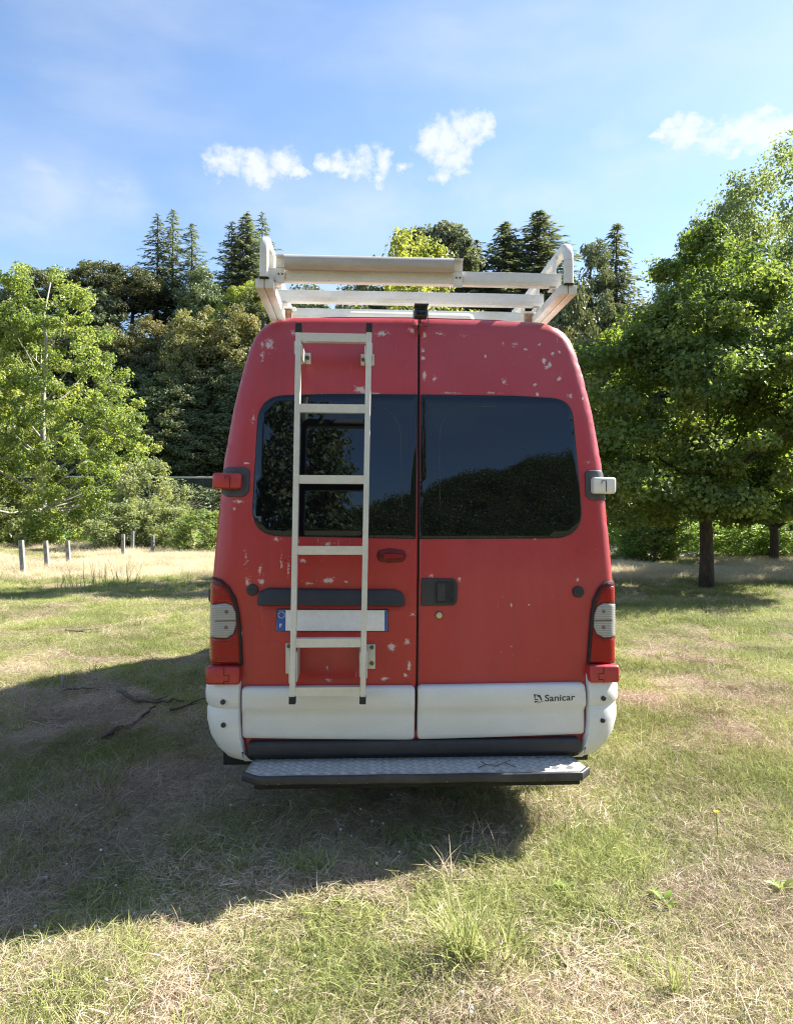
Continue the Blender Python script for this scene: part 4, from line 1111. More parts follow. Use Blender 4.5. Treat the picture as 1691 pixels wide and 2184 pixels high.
PROTO = {}
def proto(key, H, trunk, crown): PROTO[key] = (H, trunk, crown)
def reg(key, mat, bark, H, profile, ncl, cr, lpc, ls, flat, up, seed, r0, nl=14, htop=.85, fork=.3, lr=.28, lean=(0, 0), **kw):
    c, cl = crown_mesh('crown', M[mat], H, profile, ncl, cr, lpc, ls, flat, up, seed, lean=lean, **kw)
    t = trunk_mesh('trunk', M[bark], H, r0, cl, seed, nl, htop, fork, lean)
    proto(key, H, t, c)
EGG = [(0.06, 1.5), (0.15, 2.6), (0.35, 3.2), (0.55, 3.0), (0.75, 2.1), (0.92, 0.9), (1.0, 0.25)]
OAK = [(0.08, 1.6), (0.25, 2.7), (0.5, 3.0), (0.75, 2.4), (0.92, 1.3), (1.0, 0.4)]
reg('poplar', 'lf_poplar', 'bark_pale', 13.2, [(0.01, 4.6), (0.10, 4.5), (0.20, 4.6), (0.32, 4.9), (0.42, 4.7), (0.55, 4.3), (0.68, 3.3), (0.80, 2.6), (0.92, 1.9), (0.985, 0.9)], 560, 0.44, 125, 0.15, 0.8, 0.35, 11, 0.17, nl=34, htop=.93, fork=.22, shell=0.45)
reg('poplar_b', 'lf_poplar', 'bark_pale', 13.2, [(0.02, 3.6), (0.12, 3.9), (0.3, 3.9), (0.5, 3.6), (0.68, 3.0), (0.85, 2.0), (0.985, 0.9)], 420, 0.44, 125, 0.15, 0.8, 0.35, 12, 0.16, nl=24, htop=.93, fork=.22, shell=0.45)
reg('grey_poplar', 'lf_poplar_grey', 'bark_pale', 14.5, [(0.18, 2.6), (0.35, 4.0), (0.55, 4.6), (0.72, 4.4), (0.86, 3.2), (0.95, 1.9), (1.0, 0.7)], 430, 0.60, 130, 0.14, 0.9, 0.3, 13, 0.22, nl=26, htop=.92, fork=.25)
reg('maple', 'lf_maple', 'bark_dark', 7.3, [(0.20, 1.9), (0.27, 2.65), (0.40, 2.75), (0.55, 2.55), (0.68, 2.05), (0.80, 1.25), (0.92, 0.6), (1.0, 0.25)], 360, 0.44, 280, 0.086, 0.62, 0.65, 14, 0.135, nl=14, htop=.88, fork=.52, aspect=0.95, droop=0.25, inner=0.25)
reg('maple_b', 'lf_maple', 'bark_dark', 7.3, [(0.26, 1.9), (0.32, 2.6), (0.45, 2.8), (0.6, 2.4), (0.8, 1.5), (1.0, 0.3)], 200, 0.5, 120, 0.14, 0.42, 0.95, 15, 0.14, nl=20, htop=.88, fork=.3, aspect=0.95, droop=0.25)
reg('lime', 'lf_lime', 'bark_grey', 8.0, [(0.22, 1.3), (0.4, 2.1), (0.6, 2.0), (0.78, 1.5), (0.9, 0.95), (1.0, 0.35)], 200, 0.36, 150, 0.11, 0.8, 0.3, 16, 0.12, nl=18, htop=.9)
for i, (mt, sd) in enumerate((('lf_oak', 21), ('lf_oak', 22), ('lf_oak', 23))):
    reg(f'oak{i}', mt, 'bark_grey', 9.0, OAK, 150, 0.75, 90, 0.26, 0.7, 0.5, sd, 0.16, nl=12)
for i, sd in enumerate((24, 25)):
    reg(f'olive{i}', 'lf_olive', 'bark_grey', 8.0, OAK, 170, 0.62, 95, 0.22, 0.75, 0.5, sd, 0.15, nl=12)
reg('spread', 'lf_oak', 'bark_dark', 9.0, [(0.45, 1.5), (0.58, 3.6), (0.72, 4.4), (0.86, 3.8), (0.96, 2.0), (1.0, 0.8)], 170, 0.7, 90, 0.24, 0.55, 0.7, 26, 0.24, nl=16, fork=.45)
reg('umbrella', 'lf_conifer', 'bark_dark', 11.0, [(0.62, 0.8), (0.70, 2.6), (0.80, 3.0), (0.90, 2.3), (0.97, 1.3), (1.0, 0.5)], 170, 0.5, 100, 0.22, 0.7, 0.7, 27, 0.25, nl=18, fork=.6)
reg('shrub', 'lf_bush', 'bark_grey', 2.2, [(0.02, 0.9), (0.2, 1.35), (0.5, 1.35), (0.8, 0.9), (1.0, 0.3)], 90, 0.30, 70, 0.12, 0.8, 0.5, 28, 0.04, nl=10, htop=.7, fork=.05, inner=.4)
reg('bright_shrub', 'lf_bush', 'bark_grey', 2.6, [(0.02, 0.9), (0.2, 1.3), (0.5, 1.35), (0.8, 0.9), (1.0, 0.3)], 90, 0.32, 80, 0.11, 0.8, 0.5, 33, 0.04, nl=10, htop=.7, fork=.05, inner=.4)
reg('willow', 'lf_willow', 'bark_grey', 3.6, [(0.02, 1.3), (0.25, 1.7), (0.5, 1.75), (0.75, 1.3), (0.92, .75), (1.0, 0.3)], 120, 0.36, 85, 0.17, 0.9, 0.35, 29, 0.06, nl=14, htop=.8, fork=.05, aspect=.4)
reg('sapling', 'lf_bush', 'bark_dark', 4.2, [(0.22, 0.5), (0.4, 1.0), (0.65, 1.1), (0.85, .8), (1.0, .25)], 70, 0.34, 50, 0.13, 0.6, 0.7, 30, 0.045, nl=14, htop=.92, fork=.2)
reg('loose_pine', 'lf_pine', 'bark_dark', 10.0, [(0.30, 1.0), (0.45, 1.9), (0.65, 1.9), (0.82, 1.3), (0.94, .7), (1.0, .3)], 170, 0.42, 80, 0.26, 0.8, 0.7, 31, 0.18, nl=20, htop=.95, fork=.3, aspect=.22)
for i, sd in enumerate((41, 42, 43)):
    t, c = conifer_meshes(sd, 13.0, 0.13, 50, 2.5, M['lf_conifer'], cards=36, droop=0.28, per=5, nsz=0.25)
    proto(f'cedar{i}', 13.0, t, c)
for i, sd in enumerate((44, 45)):
    t, c = conifer_meshes(sd, 13.0, 0.24, 84, 3.0, M['lf_conifer'], cards=30, droop=0.20, per=9, nsz=0.26, power=0.8)
    proto(f'fir{i}', 13.0, t, c)

def plant(kind, name, x, y, H, label, cat='tree', group=None, sxy=None, rz=None, z=None):
    H0, t, c = PROTO[kind]
    s = H / H0; w_ = s if sxy is None else sxy
    e = empty(name, (x, y, float(hz(x, y)) - 0.03 if z is None else z), label, cat, group, rng.uniform(0, 6.28) if rz is None else rz)
    e.scale = (w_, w_, s)
    bush = name in ('shrub', 'willow_bush')
    link(bpy.data.objects.new('stem' if bush else 'trunk', t), e); link(bpy.data.objects.new('foliage' if bush else 'crown', c), e)
    return e
def tree_px(kind, name, px, top, Y, label, cat='tree', group=None, wid=None, rz=None):
    x = gxy(px, Y); z0 = float(hz(x, Y)); H = EYE + (1095 - top) / PF * Y - z0
    return plant(kind, name, x, Y, H, label, cat, group, wid, rz)

# near trees
tree_px('poplar', 'poplar_tree', 92, 560, 34, 'tall bright green poplar with a pale trunk behind the fence posts', rz=0.6)
tree_px('poplar_b', 'poplar_tree', -70, 580, 35.5, 'bright green poplar cut by the picture edge beside the pale-trunked poplar', rz=2.0)
tree_px('maple', 'maple_tree', 1505, 478, 14.6, 'dense dark green maple with a dark bare trunk standing on the mown field', rz=1.1, wid=1.03)
tree_px('maple_b', 'maple_tree', 1650, 760, 22.5, 'smaller maple behind the big one, trunk near the dry stone bank', rz=2.4, wid=0.95)
tree_px('maple_b', 'maple_tree', 1850, 640, 19.0, 'maple at the picture edge beside the big maple, only its outer boughs in view', rz=4.1, wid=1.15)
tree_px('lime', 'lime_tree', 880, 500, 16.0, 'yellow-green young tree showing above the van roof behind the rack', rz=0.3, wid=0.85)
tree_px('grey_poplar', 'poplar_tree', 1700, 318, 40, 'very tall grey-green poplar rising above the maple crown', rz=0.9)
tree_px('grey_poplar', 'poplar_tree', 1555, 420, 41, 'lower grey-green poplar top showing just left of the tallest poplar', rz=3.2, wid=0.9)
tree_px('willow', 'willow_bush', 318, 985, 30.0, 'tall feathery grey-green bush beside the poplar foliage', 'bush', rz=1.0, wid=0.95)
tree_px('willow', 'willow_bush', 262, 1068, 28.5, 'low grey-green bush at the foot of the feathery bush, behind the posts', 'bush', rz=3.0, wid=0.8)
tree_px('willow', 'willow_bush', 352, 1078, 28.8, 'low bush filling the gap between feathery bush and round shrub', 'bush', rz=4.0, wid=0.75)
tree_px('shrub', 'shrub', 438, 1090, 26.2, 'round fresh green shrub close to the left side of the van', 'shrub', rz=0.5, wid=0.95)
tree_px('willow', 'willow_bush', 12, 1062, 33.0, 'grey-green bush under the poplar at the picture edge', 'bush', rz=5.0, wid=0.9)
tree_px('sapling', 'sapling_tree', 1420, 1010, 23.5, 'thin sapling with several dark stems beyond the field edge', 'sapling', rz=1.0)
tree_px('sapling', 'sapling_tree', 1395, 1040, 22.5, 'short sapling with thin stems right beside the pale stones', 'sapling', rz=4.0, wid=.9)
tree_px('bright_shrub', 'shrub', 1325, 1105, 23.5, 'low bright shrub right at the side of the van', 'shrub', rz=1.5, wid=.8)
tree_px('sapling', 'sapling_tree', 1352, 990, 25.0, 'thin sapling partly hidden by the side of the van', 'sapling', rz=2.0, wid=1.2)
tree_px('bright_shrub', 'shrub', 1375, 1080, 24.0, 'light green shrub low between the saplings and the van', 'shrub', rz=2.5, wid=1.0)
tree_px('shrub', 'shrub', 1470, 1075, 30.5, 'green shrub behind the pale stones, left of the maple trunk', 'shrub', rz=3.5, wid=1.3)
tree_px('bright_shrub', 'shrub', 1575, 1085, 25.0, 'yellow-green shrub just right of the maple trunk', 'shrub', rz=0.2, wid=1.3)
tree_px('bright_shrub', 'shrub', 1690, 1075, 25.0, 'yellow-green shrub at the right picture edge below the smaller maple', 'shrub', rz=4.4, wid=1.5)

# skyline trees
cg = 'slender cedars on the wooded ridge'
for i, (px, top, Y, kd, lab) in enumerate(((333, 458, 68, 'cedar0', 'leftmost of three slender cedars standing together on the ridge'), (366, 445, 69, 'cedar1', 'tallest and middle of three slender cedars on the ridge'), (407, 474, 68.5, 'cedar2', 'shortest of three slender cedars on the ridge, its tip bent'),
        (491, 470, 67, 'cedar1', 'left cedar of the dark clump behind the rack hoop'), (524, 455, 68, 'fir0', 'broad middle cedar of the dark clump behind the rack hoop'), (556, 453, 70, 'cedar0', 'cedar of the dark clump half hidden by the rack hoop'))):
    tree_px(kd, 'cedar_tree', px, top, Y, lab, group=cg, rz=i * 1.3, wid=1.65 if kd != 'fir0' else 1.7)
tree_px('umbrella', 'umbrella_pine', 930, 484, 58, 'dark round-topped umbrella pine behind the yellow-green tree', rz=1.0, wid=1.3)
for i, (px, top, Y, kd, lab, w_) in enumerate(((1014, 508, 60, 'fir1', 'smallest fir between the umbrella pine and the two big firs', 1.15), (1076, 474, 60, 'fir0', 'big dark fir, left one of the pair above the rack', 2.3), (1147, 446, 61, 'fir1', 'tallest dark fir above the right end of the rack', 2.4))):
    tree_px(kd, 'fir_tree', px, top, Y, lab, group='firs above the roof rack', wid=w_, rz=i * 2.2)
tree_px('loose_pine', 'pine_tree', 1263, 505, 46, 'airy grey-green pine just right of the rack hoop', rz=0.4, wid=1.15)
tree_px('fir1', 'pine_tree', 1312, 472, 48, 'taller grey-green pine with a pointed top right of the airy pine', rz=2.1, wid=1.5)
tree_px('spread', 'oak_tree', 215, 572, 66, 'broad dark oak on the skyline with bare trunks showing below its crown', rz=0.5, wid=1.0)
tree_px('spread', 'oak_tree', 280, 580, 65, 'dark spreading oak on the skyline beside the slender cedars', rz=2.5, wid=.9)
tree_px('spread', 'oak_tree', 130, 585, 66, 'dark spreading oak on the skyline just above the poplar', rz=4.5, wid=.95)
tree_px('oak1', 'oak_tree', 430, 575, 64, 'mid-green oak between the two groups of cedars', rz=1.4, wid=.8)
tree_px('oak2', 'oak_tree', 208, 622, 61, 'round dark green tree in front of the spreading oaks', rz=3.4, wid=.6)
tree_px('oak0', 'oak_tree', 1218, 615, 41, 'dark oak showing between the rack and the pines', rz=3.4, wid=.75)
tree_px('olive0', 'oak_tree', 1225, 690, 36, 'pale olive tree at the right shoulder of the van', rz=1.4, wid=.55)
for px, top, Y, w_ in ((505, 610, 60, .55), (540, 600, 60.5, .5)):
    tree_px('lime', 'lime_tree', px, top, Y, 'small light green tree under the dark cedar clump, %s' % ('nearer the slender cedars' if px < 520 else 'nearer the rack'), wid=w_ + .4)
# the wooded slope: evergreen oaks, paler and browner ones among them
og = 'evergreen oaks crowded on the wooded slope'
r_ = random.Random(3)
DV = 'dark oak on the far slope behind the van roof and rack'
DR = 'dark oak on the far bank showing only through gaps around the maple'
DP = 'dark oak on the slope behind the tall poplar'
def slope(kinds, px, top, Y, w_, lab, grp=None):
    tree_px(kinds, 'evergreen_oak', px, top, Y, lab, group=grp or og, wid=w_, rz=r_.random() * 6.28)
for px, top, Y, kd, w_, lab in ((330, 676, 58, 'olive1', .8, 'yellowish oak with bare twigs, below the slender cedars'), (425, 650, 57, 'olive0', .95, 'pale olive oak high on the slope below the mid-green oak'), (500, 655, 56, 'olive1', 1.05, 'largest pale olive oak, lit on top, next to the van roof'),
        (262, 690, 57, 'olive0', .75, 'small pale oak right beside the poplar top'), (388, 700, 55, 'olive0', .7, 'grey-olive oak between the yellowish oak and the largest pale oak'), (556, 668, 57, 'olive0', .9, 'pale olive oak cut off by the corner of the van roof')):
    slope(kd, px, top, Y, w_, lab)
DK = 'dark evergreen oak crowded among others on the shaded slope'
for Y, top0, px0, px1, st in ((56, 735, 240, 600, 62), (53, 790, 225, 600, 58), (51, 850, 240, 600, 60), (49.5, 905, 250, 600, 55)):
    px = px0
    while px < px1:
        slope(r_.choice(['oak0', 'oak1', 'oak2']), px + r_.uniform(-14, 14), top0 + r_.uniform(-22, 28), Y + r_.uniform(-.8, .8), r_.uniform(.6, .85), DK); px += st
for Y, top0 in ((62, 600), (57, 700)):
    for px in range(-260, 250, 75): slope(r_.choice(['oak0', 'oak1', 'oak2']), px + r_.uniform(-20, 20), top0 + r_.uniform(-10, 30), Y, r_.uniform(.8, 1.0), DP, 'dark oaks behind the poplar')
for Y, top0, px0, px1 in ((60, 597, 570, 1240), (46, 690, 1200, 2150), (50, 640, 1290, 2150), (44, 800, 1250, 2150), (42, 900, 1270, 2150)):
    for px in range(px0, px1, 95): slope(r_.choice(['oak0', 'oak1', 'oak2']), px + r_.uniform(-25, 25), top0 + r_.uniform(-15, 30), Y + r_.uniform(-1, 1), r_.uniform(.8, 1.05), DV if px0 == 570 else DR, 'dark oaks behind the van' if px0 == 570 else 'dark oaks behind the maples')

# undergrowth on the slopes, before and behind
def cover(name, n, xr_, yf_, mat, ls, kind='stuff', hgt=1.0, seed=1):
    r = np.random.default_rng(seed)
    x = r.uniform(*xr_, n); y = yf_(r, x, n)
    mk_ = vnoise(x, y, 2.2); z = hz(x, y) + hgt * r.random(n) ** 1.5 * (0.3 + 1.2 * mk_)
    nr = np.stack([r.normal(size=n) * .6, r.normal(size=n) * .6 - .2, np.ones(n)], 1)
    V, F = leaf_arrays(np.stack([x, y, z], 1), nr, ls * r.uniform(.6, 1.4, n), .7, r)
    o = bpy.data.objects.new(name, from_np(name, V, F, M[mat], np.repeat(np.clip(mk_ * .6 + .4 * r.random(n), 0, 1), 4)))
    return link(o, kind=kind)
cover('undergrowth', 70000, (-45, 45), lambda r, x, n: r.uniform(46.8, 66, n), 'lf_oak', 0.34, hgt=1.6, seed=2)
cover('bank_scrub', 30000, (-40, 40), lambda r, x, n: 33 + 4.5 * r.random(n), 'lf_bush', 0.2, hgt=0.7, seed=3)
cover('bank_undergrowth', 40000, (-40, 40), lambda r, x, n: 37.5 + 8 * r.random(n), 'lf_oak', 0.2, hgt=0.6, seed=6)

# one big tree and the wooded ridge behind the viewer (seen mirrored in the rear glass)
plant('oak1', 'oak_tree', -3.2, -19, 12.0, 'big dark tree mirrored in the left rear window', rz=1.0, sxy=1.15)
cover('ridge_woods', 260000, (-130, 130), lambda r, x, n: -48 - 90 * r.random(n), 'lf_oak', 0.45, hgt=2.0, seed=4)

# low wall along the road at the foot of the slope
for nm, sx_ in (('road_wall', 1),):
    w0 = empty('road_wall', (0, 46.2, 0), 'low grey parapet wall along the road below the wooded slope', 'wall')
    zt = 3.80
    bm = bmesh.new(); add_box(bm, (-20, 0, zt - .06), (40, 0.40, 0.12), 0.02); from_bm('coping', bm, M['white_pale'], w0)
    bm = bmesh.new(); add_box(bm, (-20, 0.02, zt - 1.6), (40, 0.24, 2.94)); from_bm('retaining_face', bm, M['dark_stone'], w0)

# boulders and pale stones on the right bank
def rock(name, x, y, s, mat, label, seed, group=None):
    r = random.Random(seed); bm = bmesh.new(); bmesh.ops.create_icosphere(bm, subdivisions=3, radius=1.0)
    ph = [(Vector((r.gauss(0, 1), r.gauss(0, 1), r.gauss(0, 1))).normalized(), r.uniform(.55, .95)) for _ in range(14)]
    for v in bm.verts:
        for nn, dd in ph:
            e = v.co.dot(nn) - dd
            if e > 0: v.co -= nn * e * .85
        v.co = Vector((v.co.x * s[0], v.co.y * s[1], v.co.z * s[2]))
    o = from_bm(name, bm, M[mat], None, 25, label=label, cat='boulder', group=group)
    o.location = (x, y, float(hz(x, y)) + s[2] * .25); o.rotation_euler = (0, 0, r.random() * 6)
    return o
for i, (px, py, Y, s, lab) in enumerate(((1470, 1186, 25.2, (.55, .4, .20), 'low pale grey rock at the field edge left of the maple trunk'), (1438, 1190, 24.8, (.34, .3, .18), 'small grey rock by the sapling stems'), (1565, 1180, 26.5, (.8, .5, .22), 'wide flat grey rock right of the maple trunk'), (1650, 1188, 25.6, (.5, .4, .22), 'grey rock under the smaller maple'), (1395, 1000, 41.5, (2.6, 1.2, 1.4), 'big grey boulder glimpsed through the maple crown'))):
    rock('boulder', gxy(px, Y), Y, s, 'stone', lab, 60 + i, 'rocks beyond the field')

# sandy path behind the round shrub
bm = bmesh.new(); L = []
for i in range(14):
    t = i / 13; px = 300 + 130 * t; Y = 25.2 + 5 * t; x = gxy(px, Y); w_ = .55
    L.append((bm.verts.new((x - w_, Y, float(hz(x - w_, Y)) + .03)), bm.verts.new((x + w_, Y, float(hz(x + w_, Y)) + .03))))
for a, b in zip(L, L[1:]): bm.faces.new((a[0], a[1], b[1], b[0]))
M['sand'] = worn('sandy_path', (0.42, 0.36, 0.27), (0.32, 0.27, 0.19), 3, 0.95, bump=.4)
from_bm('path', bm, M['sand'], None, 0, kind='structure')

# fence posts
pg = 'wooden posts of the open fence'
for px, base, top, lab in ((52, 1230, 1160, 'leftmost and nearest leaning grey post'), (103, 1218, 1160, 'second grey leaning post, between two others'), (149, 1213, 1160, 'third grey leaning post, thickest looking of the three together'),
                      (263, 1193, 1147, 'short grey post in front of the grey-green bush'), (283, 1180, 1137, 'farther tall grey post right behind the short one'), (326, 1185, 1147, 'lone grey post near the sandy path')):
    Y = EYE * PF / (base - 1095); x = gxy(px, Y); h = (base - top) / PF * Y + .05
    e = empty('fence_post', (x, Y, float(hz(x, Y))), lab, 'post', pg)
    ln = -0.09 if px < 200 else 0.0
    bm = bmesh.new(); add_sweep(bm, [(0, 0, -.1), (ln * h, 0, h)], rrect(.105, .105, .02), up=Vector((0, 1, 0)))
    for v in bm.verts: v.co += Vector((random.gauss(0, .003), random.gauss(0, .003), 0))
    from_bm('shaft', bm, M['concrete'], e)
    bm = bmesh.new(); add_box(bm, (ln * h * .8 , -0.058, h * .8), (.03, .012, .05), .003); from_bm('staple', bm, M['steel'], e)

# fallen sticks
def stick(px0, mat, label, w0, seed, forks=(), grp=None):
    r = random.Random(seed); pts = []
    for px, py in px0:
        Y = EYE * PF / (py - 1095); x = gxy(px, Y); pts.append(Vector((x, Y, float(hz(x, Y)) + w0 * .8 + .045)))
    P = []
    for a, b in zip(pts, pts[1:]):
        for i in range(4): P.append(a.lerp(b, i / 4) + Vector((r.gauss(0, .008), r.gauss(0, .012), abs(r.gauss(0, .006)))))
    P.append(pts[-1]); n = len(P)
    o0 = P[0].copy()
    bm = bmesh.new(); add_sweep(bm, [p - o0 for p in P], circle(w0, 7), scales=[1 - .7 * i / n + r.gauss(0, .06) for i in range(n)])
    for k_, dx, dy, L in forks:
        q = P[int(k_ * (n - 1))] - o0; add_sweep(bm, [q, q + Vector((dx, dy, .02)) * L * .5, q + Vector((dx, dy, .03)) * L], circle(w0 * .5, 5), scales=[1, .7, .3])
    o = from_bm('fallen_branch', bm, M[mat], None, 0, label=label, cat='branch', group=grp); o.location = o0
stick([(212, 1604), (250, 1580), (280, 1570), (300, 1545), (334, 1527)], 'stick', 'crooked dark branch lying in the van shadow, longest one', .021, 1)
stick([(250, 1497), (300, 1512), (350, 1512), (395, 1516)], 'stick', 'dark branch lying flat in the shadow behind the crooked one', .020, 2, ((.5, .3, .5, .3),))
stick([(362, 1535), (405, 1522), (440, 1512)], 'stick', 'thin dark branch reaching towards the corner bumper', .012, 3, ((.4, .4, .3, .25),))
stick([(70, 1552), (110, 1560), (140, 1570)], 'stick_pale', 'pale dry stick at the left in the van shadow', .010, 4)
stick([(140, 1490), (180, 1488), (215, 1495)], 'stick', 'thin curved twig next to the upright pale stub', .008, 5)
stick([(142, 1352), (190, 1358), (232, 1354)], 'stick', 'thin dark twigs lying on the sunlit grass', .010, 6, ((.3, .6, .5, .5),))
bm = bmesh.new(); add_sweep(bm, [(0, 0, 0), (.004, 0, .07), (-.004, .01, .15)], circle(.012, 7), up=Vector((0, 1, 0)), scales=[1, .9, .6]); add_sweep(bm, [(.03, 0, 0), (.036, 0, .06), (.03, .01, .12)], circle(.008, 6), up=Vector((0, 1, 0)), scales=[1, .8, .5])
Y = EYE * PF / (1476 - 1095); x = gxy(135, Y)
o = from_bm('wood_stub', bm, M['stick_pale'], None, 0, label='short pale stub of wood sticking up at the shadow edge', cat='stick'); o.location = (x, Y, float(hz(x, Y)))
# dry twig lying on the tread
bm = bmesh.new(); zt = z_s + .006
tw = [MV @ Vector(q) for q in ((.27, -.15, zt), (.31, -.12, zt + .004), (.36, -.125, zt), (.40, -.10, zt + .004), (.44, -.15, zt))]
o0 = tw[0].copy(); add_sweep(bm, [p - o0 for p in tw], circle(.0018, 5)); add_sweep(bm, [tw[3] - o0, tw[3] - o0 + Vector((.03, .02, .004))], circle(.002, 5)); add_sweep(bm, [tw[1] - o0, tw[1] - o0 + Vector((-.02, .03, .004))], circle(.002, 5))
o = from_bm('twig', bm, M['stick'], None, 0, label='thin dry twig lying on the metal step', cat='twig'); o.location = o0

# ------------------------------------------------------------------ grass
def blades_mesh(name, mat, n, rad, L, wd_, lie, curl, seed, tint=(0, 1), clump=0.0):
    """curved tapering blades inside a disc; lie = how flat they lie (0 upright, 1 flat)"""
    r = np.random.default_rng(seed)
    a = r.uniform(0, 6.283, n); q = rad * np.sqrt(r.random(n))
    if clump: q = rad * r.random(n) ** (1 + clump)
    bx, by = q * np.cos(a), q * np.sin(a)
    h = r.uniform(0, 6.283, n); ln = r.uniform(*L, n); el_ = np.clip(r.normal((1 - lie) * 1.45, .28, n), 0.02, 1.5)
    dx, dy = np.cos(h), np.sin(h); nx_, ny_ = -dy, dx
    cv = r.normal(0, curl, n); z0 = (r.random(n) ** 2) * 0.03 * lie
    K = 4; V = []; ws = np.array([1.0, .9, .6, .08])
    w = r.uniform(*wd_, n)
    tw = r.uniform(-.9, .9, n)
    pos = np.stack([bx, by, z0], 1); e = el_.copy(); hh = h.copy()
    rows = []
    for i in range(K):
        wx = np.stack([-np.sin(hh) * np.cos(tw), np.cos(hh) * np.cos(tw), np.sin(tw)], 1) * (w * ws[i] / 2)[:, None]
        rows.append((pos - wx, pos + wx))
        d = np.stack([np.cos(hh) * np.cos(e), np.sin(hh) * np.cos(e), np.sin(e)], 1)
        pos = pos + d * (ln / (K - 1))[:, None]
        e = e - np.abs(cv) * .55; hh = hh + cv * .6
        pos[:, 2] = np.maximum(pos[:, 2], 0.004)
    V = np.stack([x for rw in rows for x in rw], 1).reshape(-1, 3)
    i = np.arange(n)[:, None] * (2 * K)
    F = np.concatenate([i + np.array([2 * j, 2 * j + 1, 2 * j + 3, 2 * j + 2]) for j in range(K - 1)], 1).reshape(-1, 4)
    return from_np(name, V, F, M[mat], np.repeat(r.uniform(*tint, n), 2 * K))
kinds = [
    ('straw', [blades_mesh(f'patch_straw{i}', 'straw', 680, .21, (.025, .11), (.0010, .0024), .86, .6, 70 + i) for i in range(3)]),
    ('green', [blades_mesh(f'patch_green{i}', 'blade', 360, .19, (.025, .09), (.0016, .0038), .55, .5, 80 + i, (0, .8)) for i in range(3)]),
    ('mixed', [blades_mesh(f'patch_mixed{i}', 'blade', 420, .21, (.03, .10), (.0013, .0030), .72, .5, 90 + i, (.4, 1)) for i in range(2)]),
    ('turf', [blades_mesh(f'patch_turf{i}', 'blade', 90, .075, (.035, .115), (.0022, .0046), .34, .5, 110 + i, (.1, .75), .3) for i in range(3)]),
    ('stalk', [blades_mesh(f'patch_stalk{i}', 'tall', 7, .20, (.10, .26), (.0012, .0022), .3, .4, 120 + i) for i in range(2)]),
    ('tall', [blades_mesh(f'patch_tall{i}', 'tall', 260, .26, (.08, .20), (.0016, .0034), .45, .35, 95 + i) for i in range(2)]),
]
lib = bpy.data.collections.new('grass_patches')
order = []
for kname, mes in kinds:
    for me in mes:
        o = bpy.data.objects.new('%02d_' % len(order) + me.name, me); lib.objects.link(o); order.append((kname, o.name))
first = {kn: [i for i, q in enumerate(order) if q[0] == kn] for kn, _ in kinds}
def scatter(name, pts, rot, scl, idx):
    me = bpy.data.meshes.new(name); n = len(pts)
    me.vertices.add(n); me.vertices.foreach_set('co', np.asarray(pts, np.float32).ravel())
    for nm, tp, dat, key in (('rot', 'FLOAT_VECTOR', rot, 'vector'), ('scl', 'FLOAT_VECTOR', scl, 'vector'), ('idx', 'INT', idx, 'value')):
        a = me.attributes.new(nm, tp, 'POINT'); a.data.foreach_set(key, np.ascontiguousarray(dat).ravel())
    o = link(bpy.data.objects.new(name, me), kind='stuff')
    ng = bpy.data.node_groups.new(name, 'GeometryNodeTree')
    ng.interface.new_socket('Geometry', in_out='INPUT', socket_type='NodeSocketGeometry'); ng.interface.new_socket('Geometry', in_out='OUTPUT', socket_type='NodeSocketGeometry')
    N = ng.nodes; L = ng.links
    gi, go = N.new('NodeGroupInput'), N.new('NodeGroupOutput')
    ip = N.new('GeometryNodeInstanceOnPoints'); ci = N.new('GeometryNodeCollectionInfo')
    ci.inputs['Collection'].default_value = lib; ci.inputs['Separate Children'].default_value = True; ci.inputs['Reset Children'].default_value = True
    def na(nm, tp):
        q = N.new('GeometryNodeInputNamedAttribute'); q.data_type = tp; q.inputs['Name'].default_value = nm; return q.outputs[0]
    er = N.new('FunctionNodeEulerToRotation')
    L.new(na('rot', 'FLOAT_VECTOR'), er.inputs[0]); L.new(er.outputs[0], ip.inputs['Rotation'])
    L.new(na('scl', 'FLOAT_VECTOR'), ip.inputs['Scale']); L.new(na('idx', 'INT'), ip.inputs['Instance Index'])
    L.new(gi.outputs[0], ip.inputs['Points']); L.new(ci.outputs[0], ip.inputs['Instance']); ip.inputs['Pick Instance'].default_value = True
    L.new(ip.outputs[0], go.inputs[0])
    md = o.modifiers.new('scatter', 'NODES'); md.node_group = ng
    return o
r = np.random.default_rng(31)
def field(n, ylo, yhi, xf):
    y = np.sqrt(r.uniform(ylo ** 2, yhi ** 2, n)); x = r.uniform(-1, 1, n) * (xf * y + 1.5)
    return x, y
gp = []
for n, ylo, yhi in ((3600, 1.4, 5.5), (5200, 5.5, 12.0), (6500, 12.0, 24.0), (4500, 24.0, 42.0)):
    gp.append(np.stack(field(n, ylo, yhi, .62), 1))
gp = np.concatenate(gp); x, y = gp[:, 0], gp[:, 1]; n = len(x)
g = .40 * vnoise(x, y, .8) + .32 * vnoise(x + 40, y, .3) + .28 * r.random(n)
dryness = np.interp(y, [2, 4.5, 7, 9, 13, 17, 20, 30], [.66, .64, .46, .28, .24, .54, .60, .5])
dryness = dryness - .25 * smst(1, 4, x) * smst(14, 17, y) + .10 * smst(0, -1.5, x) * smst(6, 3, y) * 0 - .10 * smst(2, 6, x) * smst(7, 12, y) - .12 * smst(-1, -5, x) * smst(20, 26, y)
gn_ = np.argsort(np.argsort(g)) / n
idx = np.zeros(n, int)
pick = r.random(n)
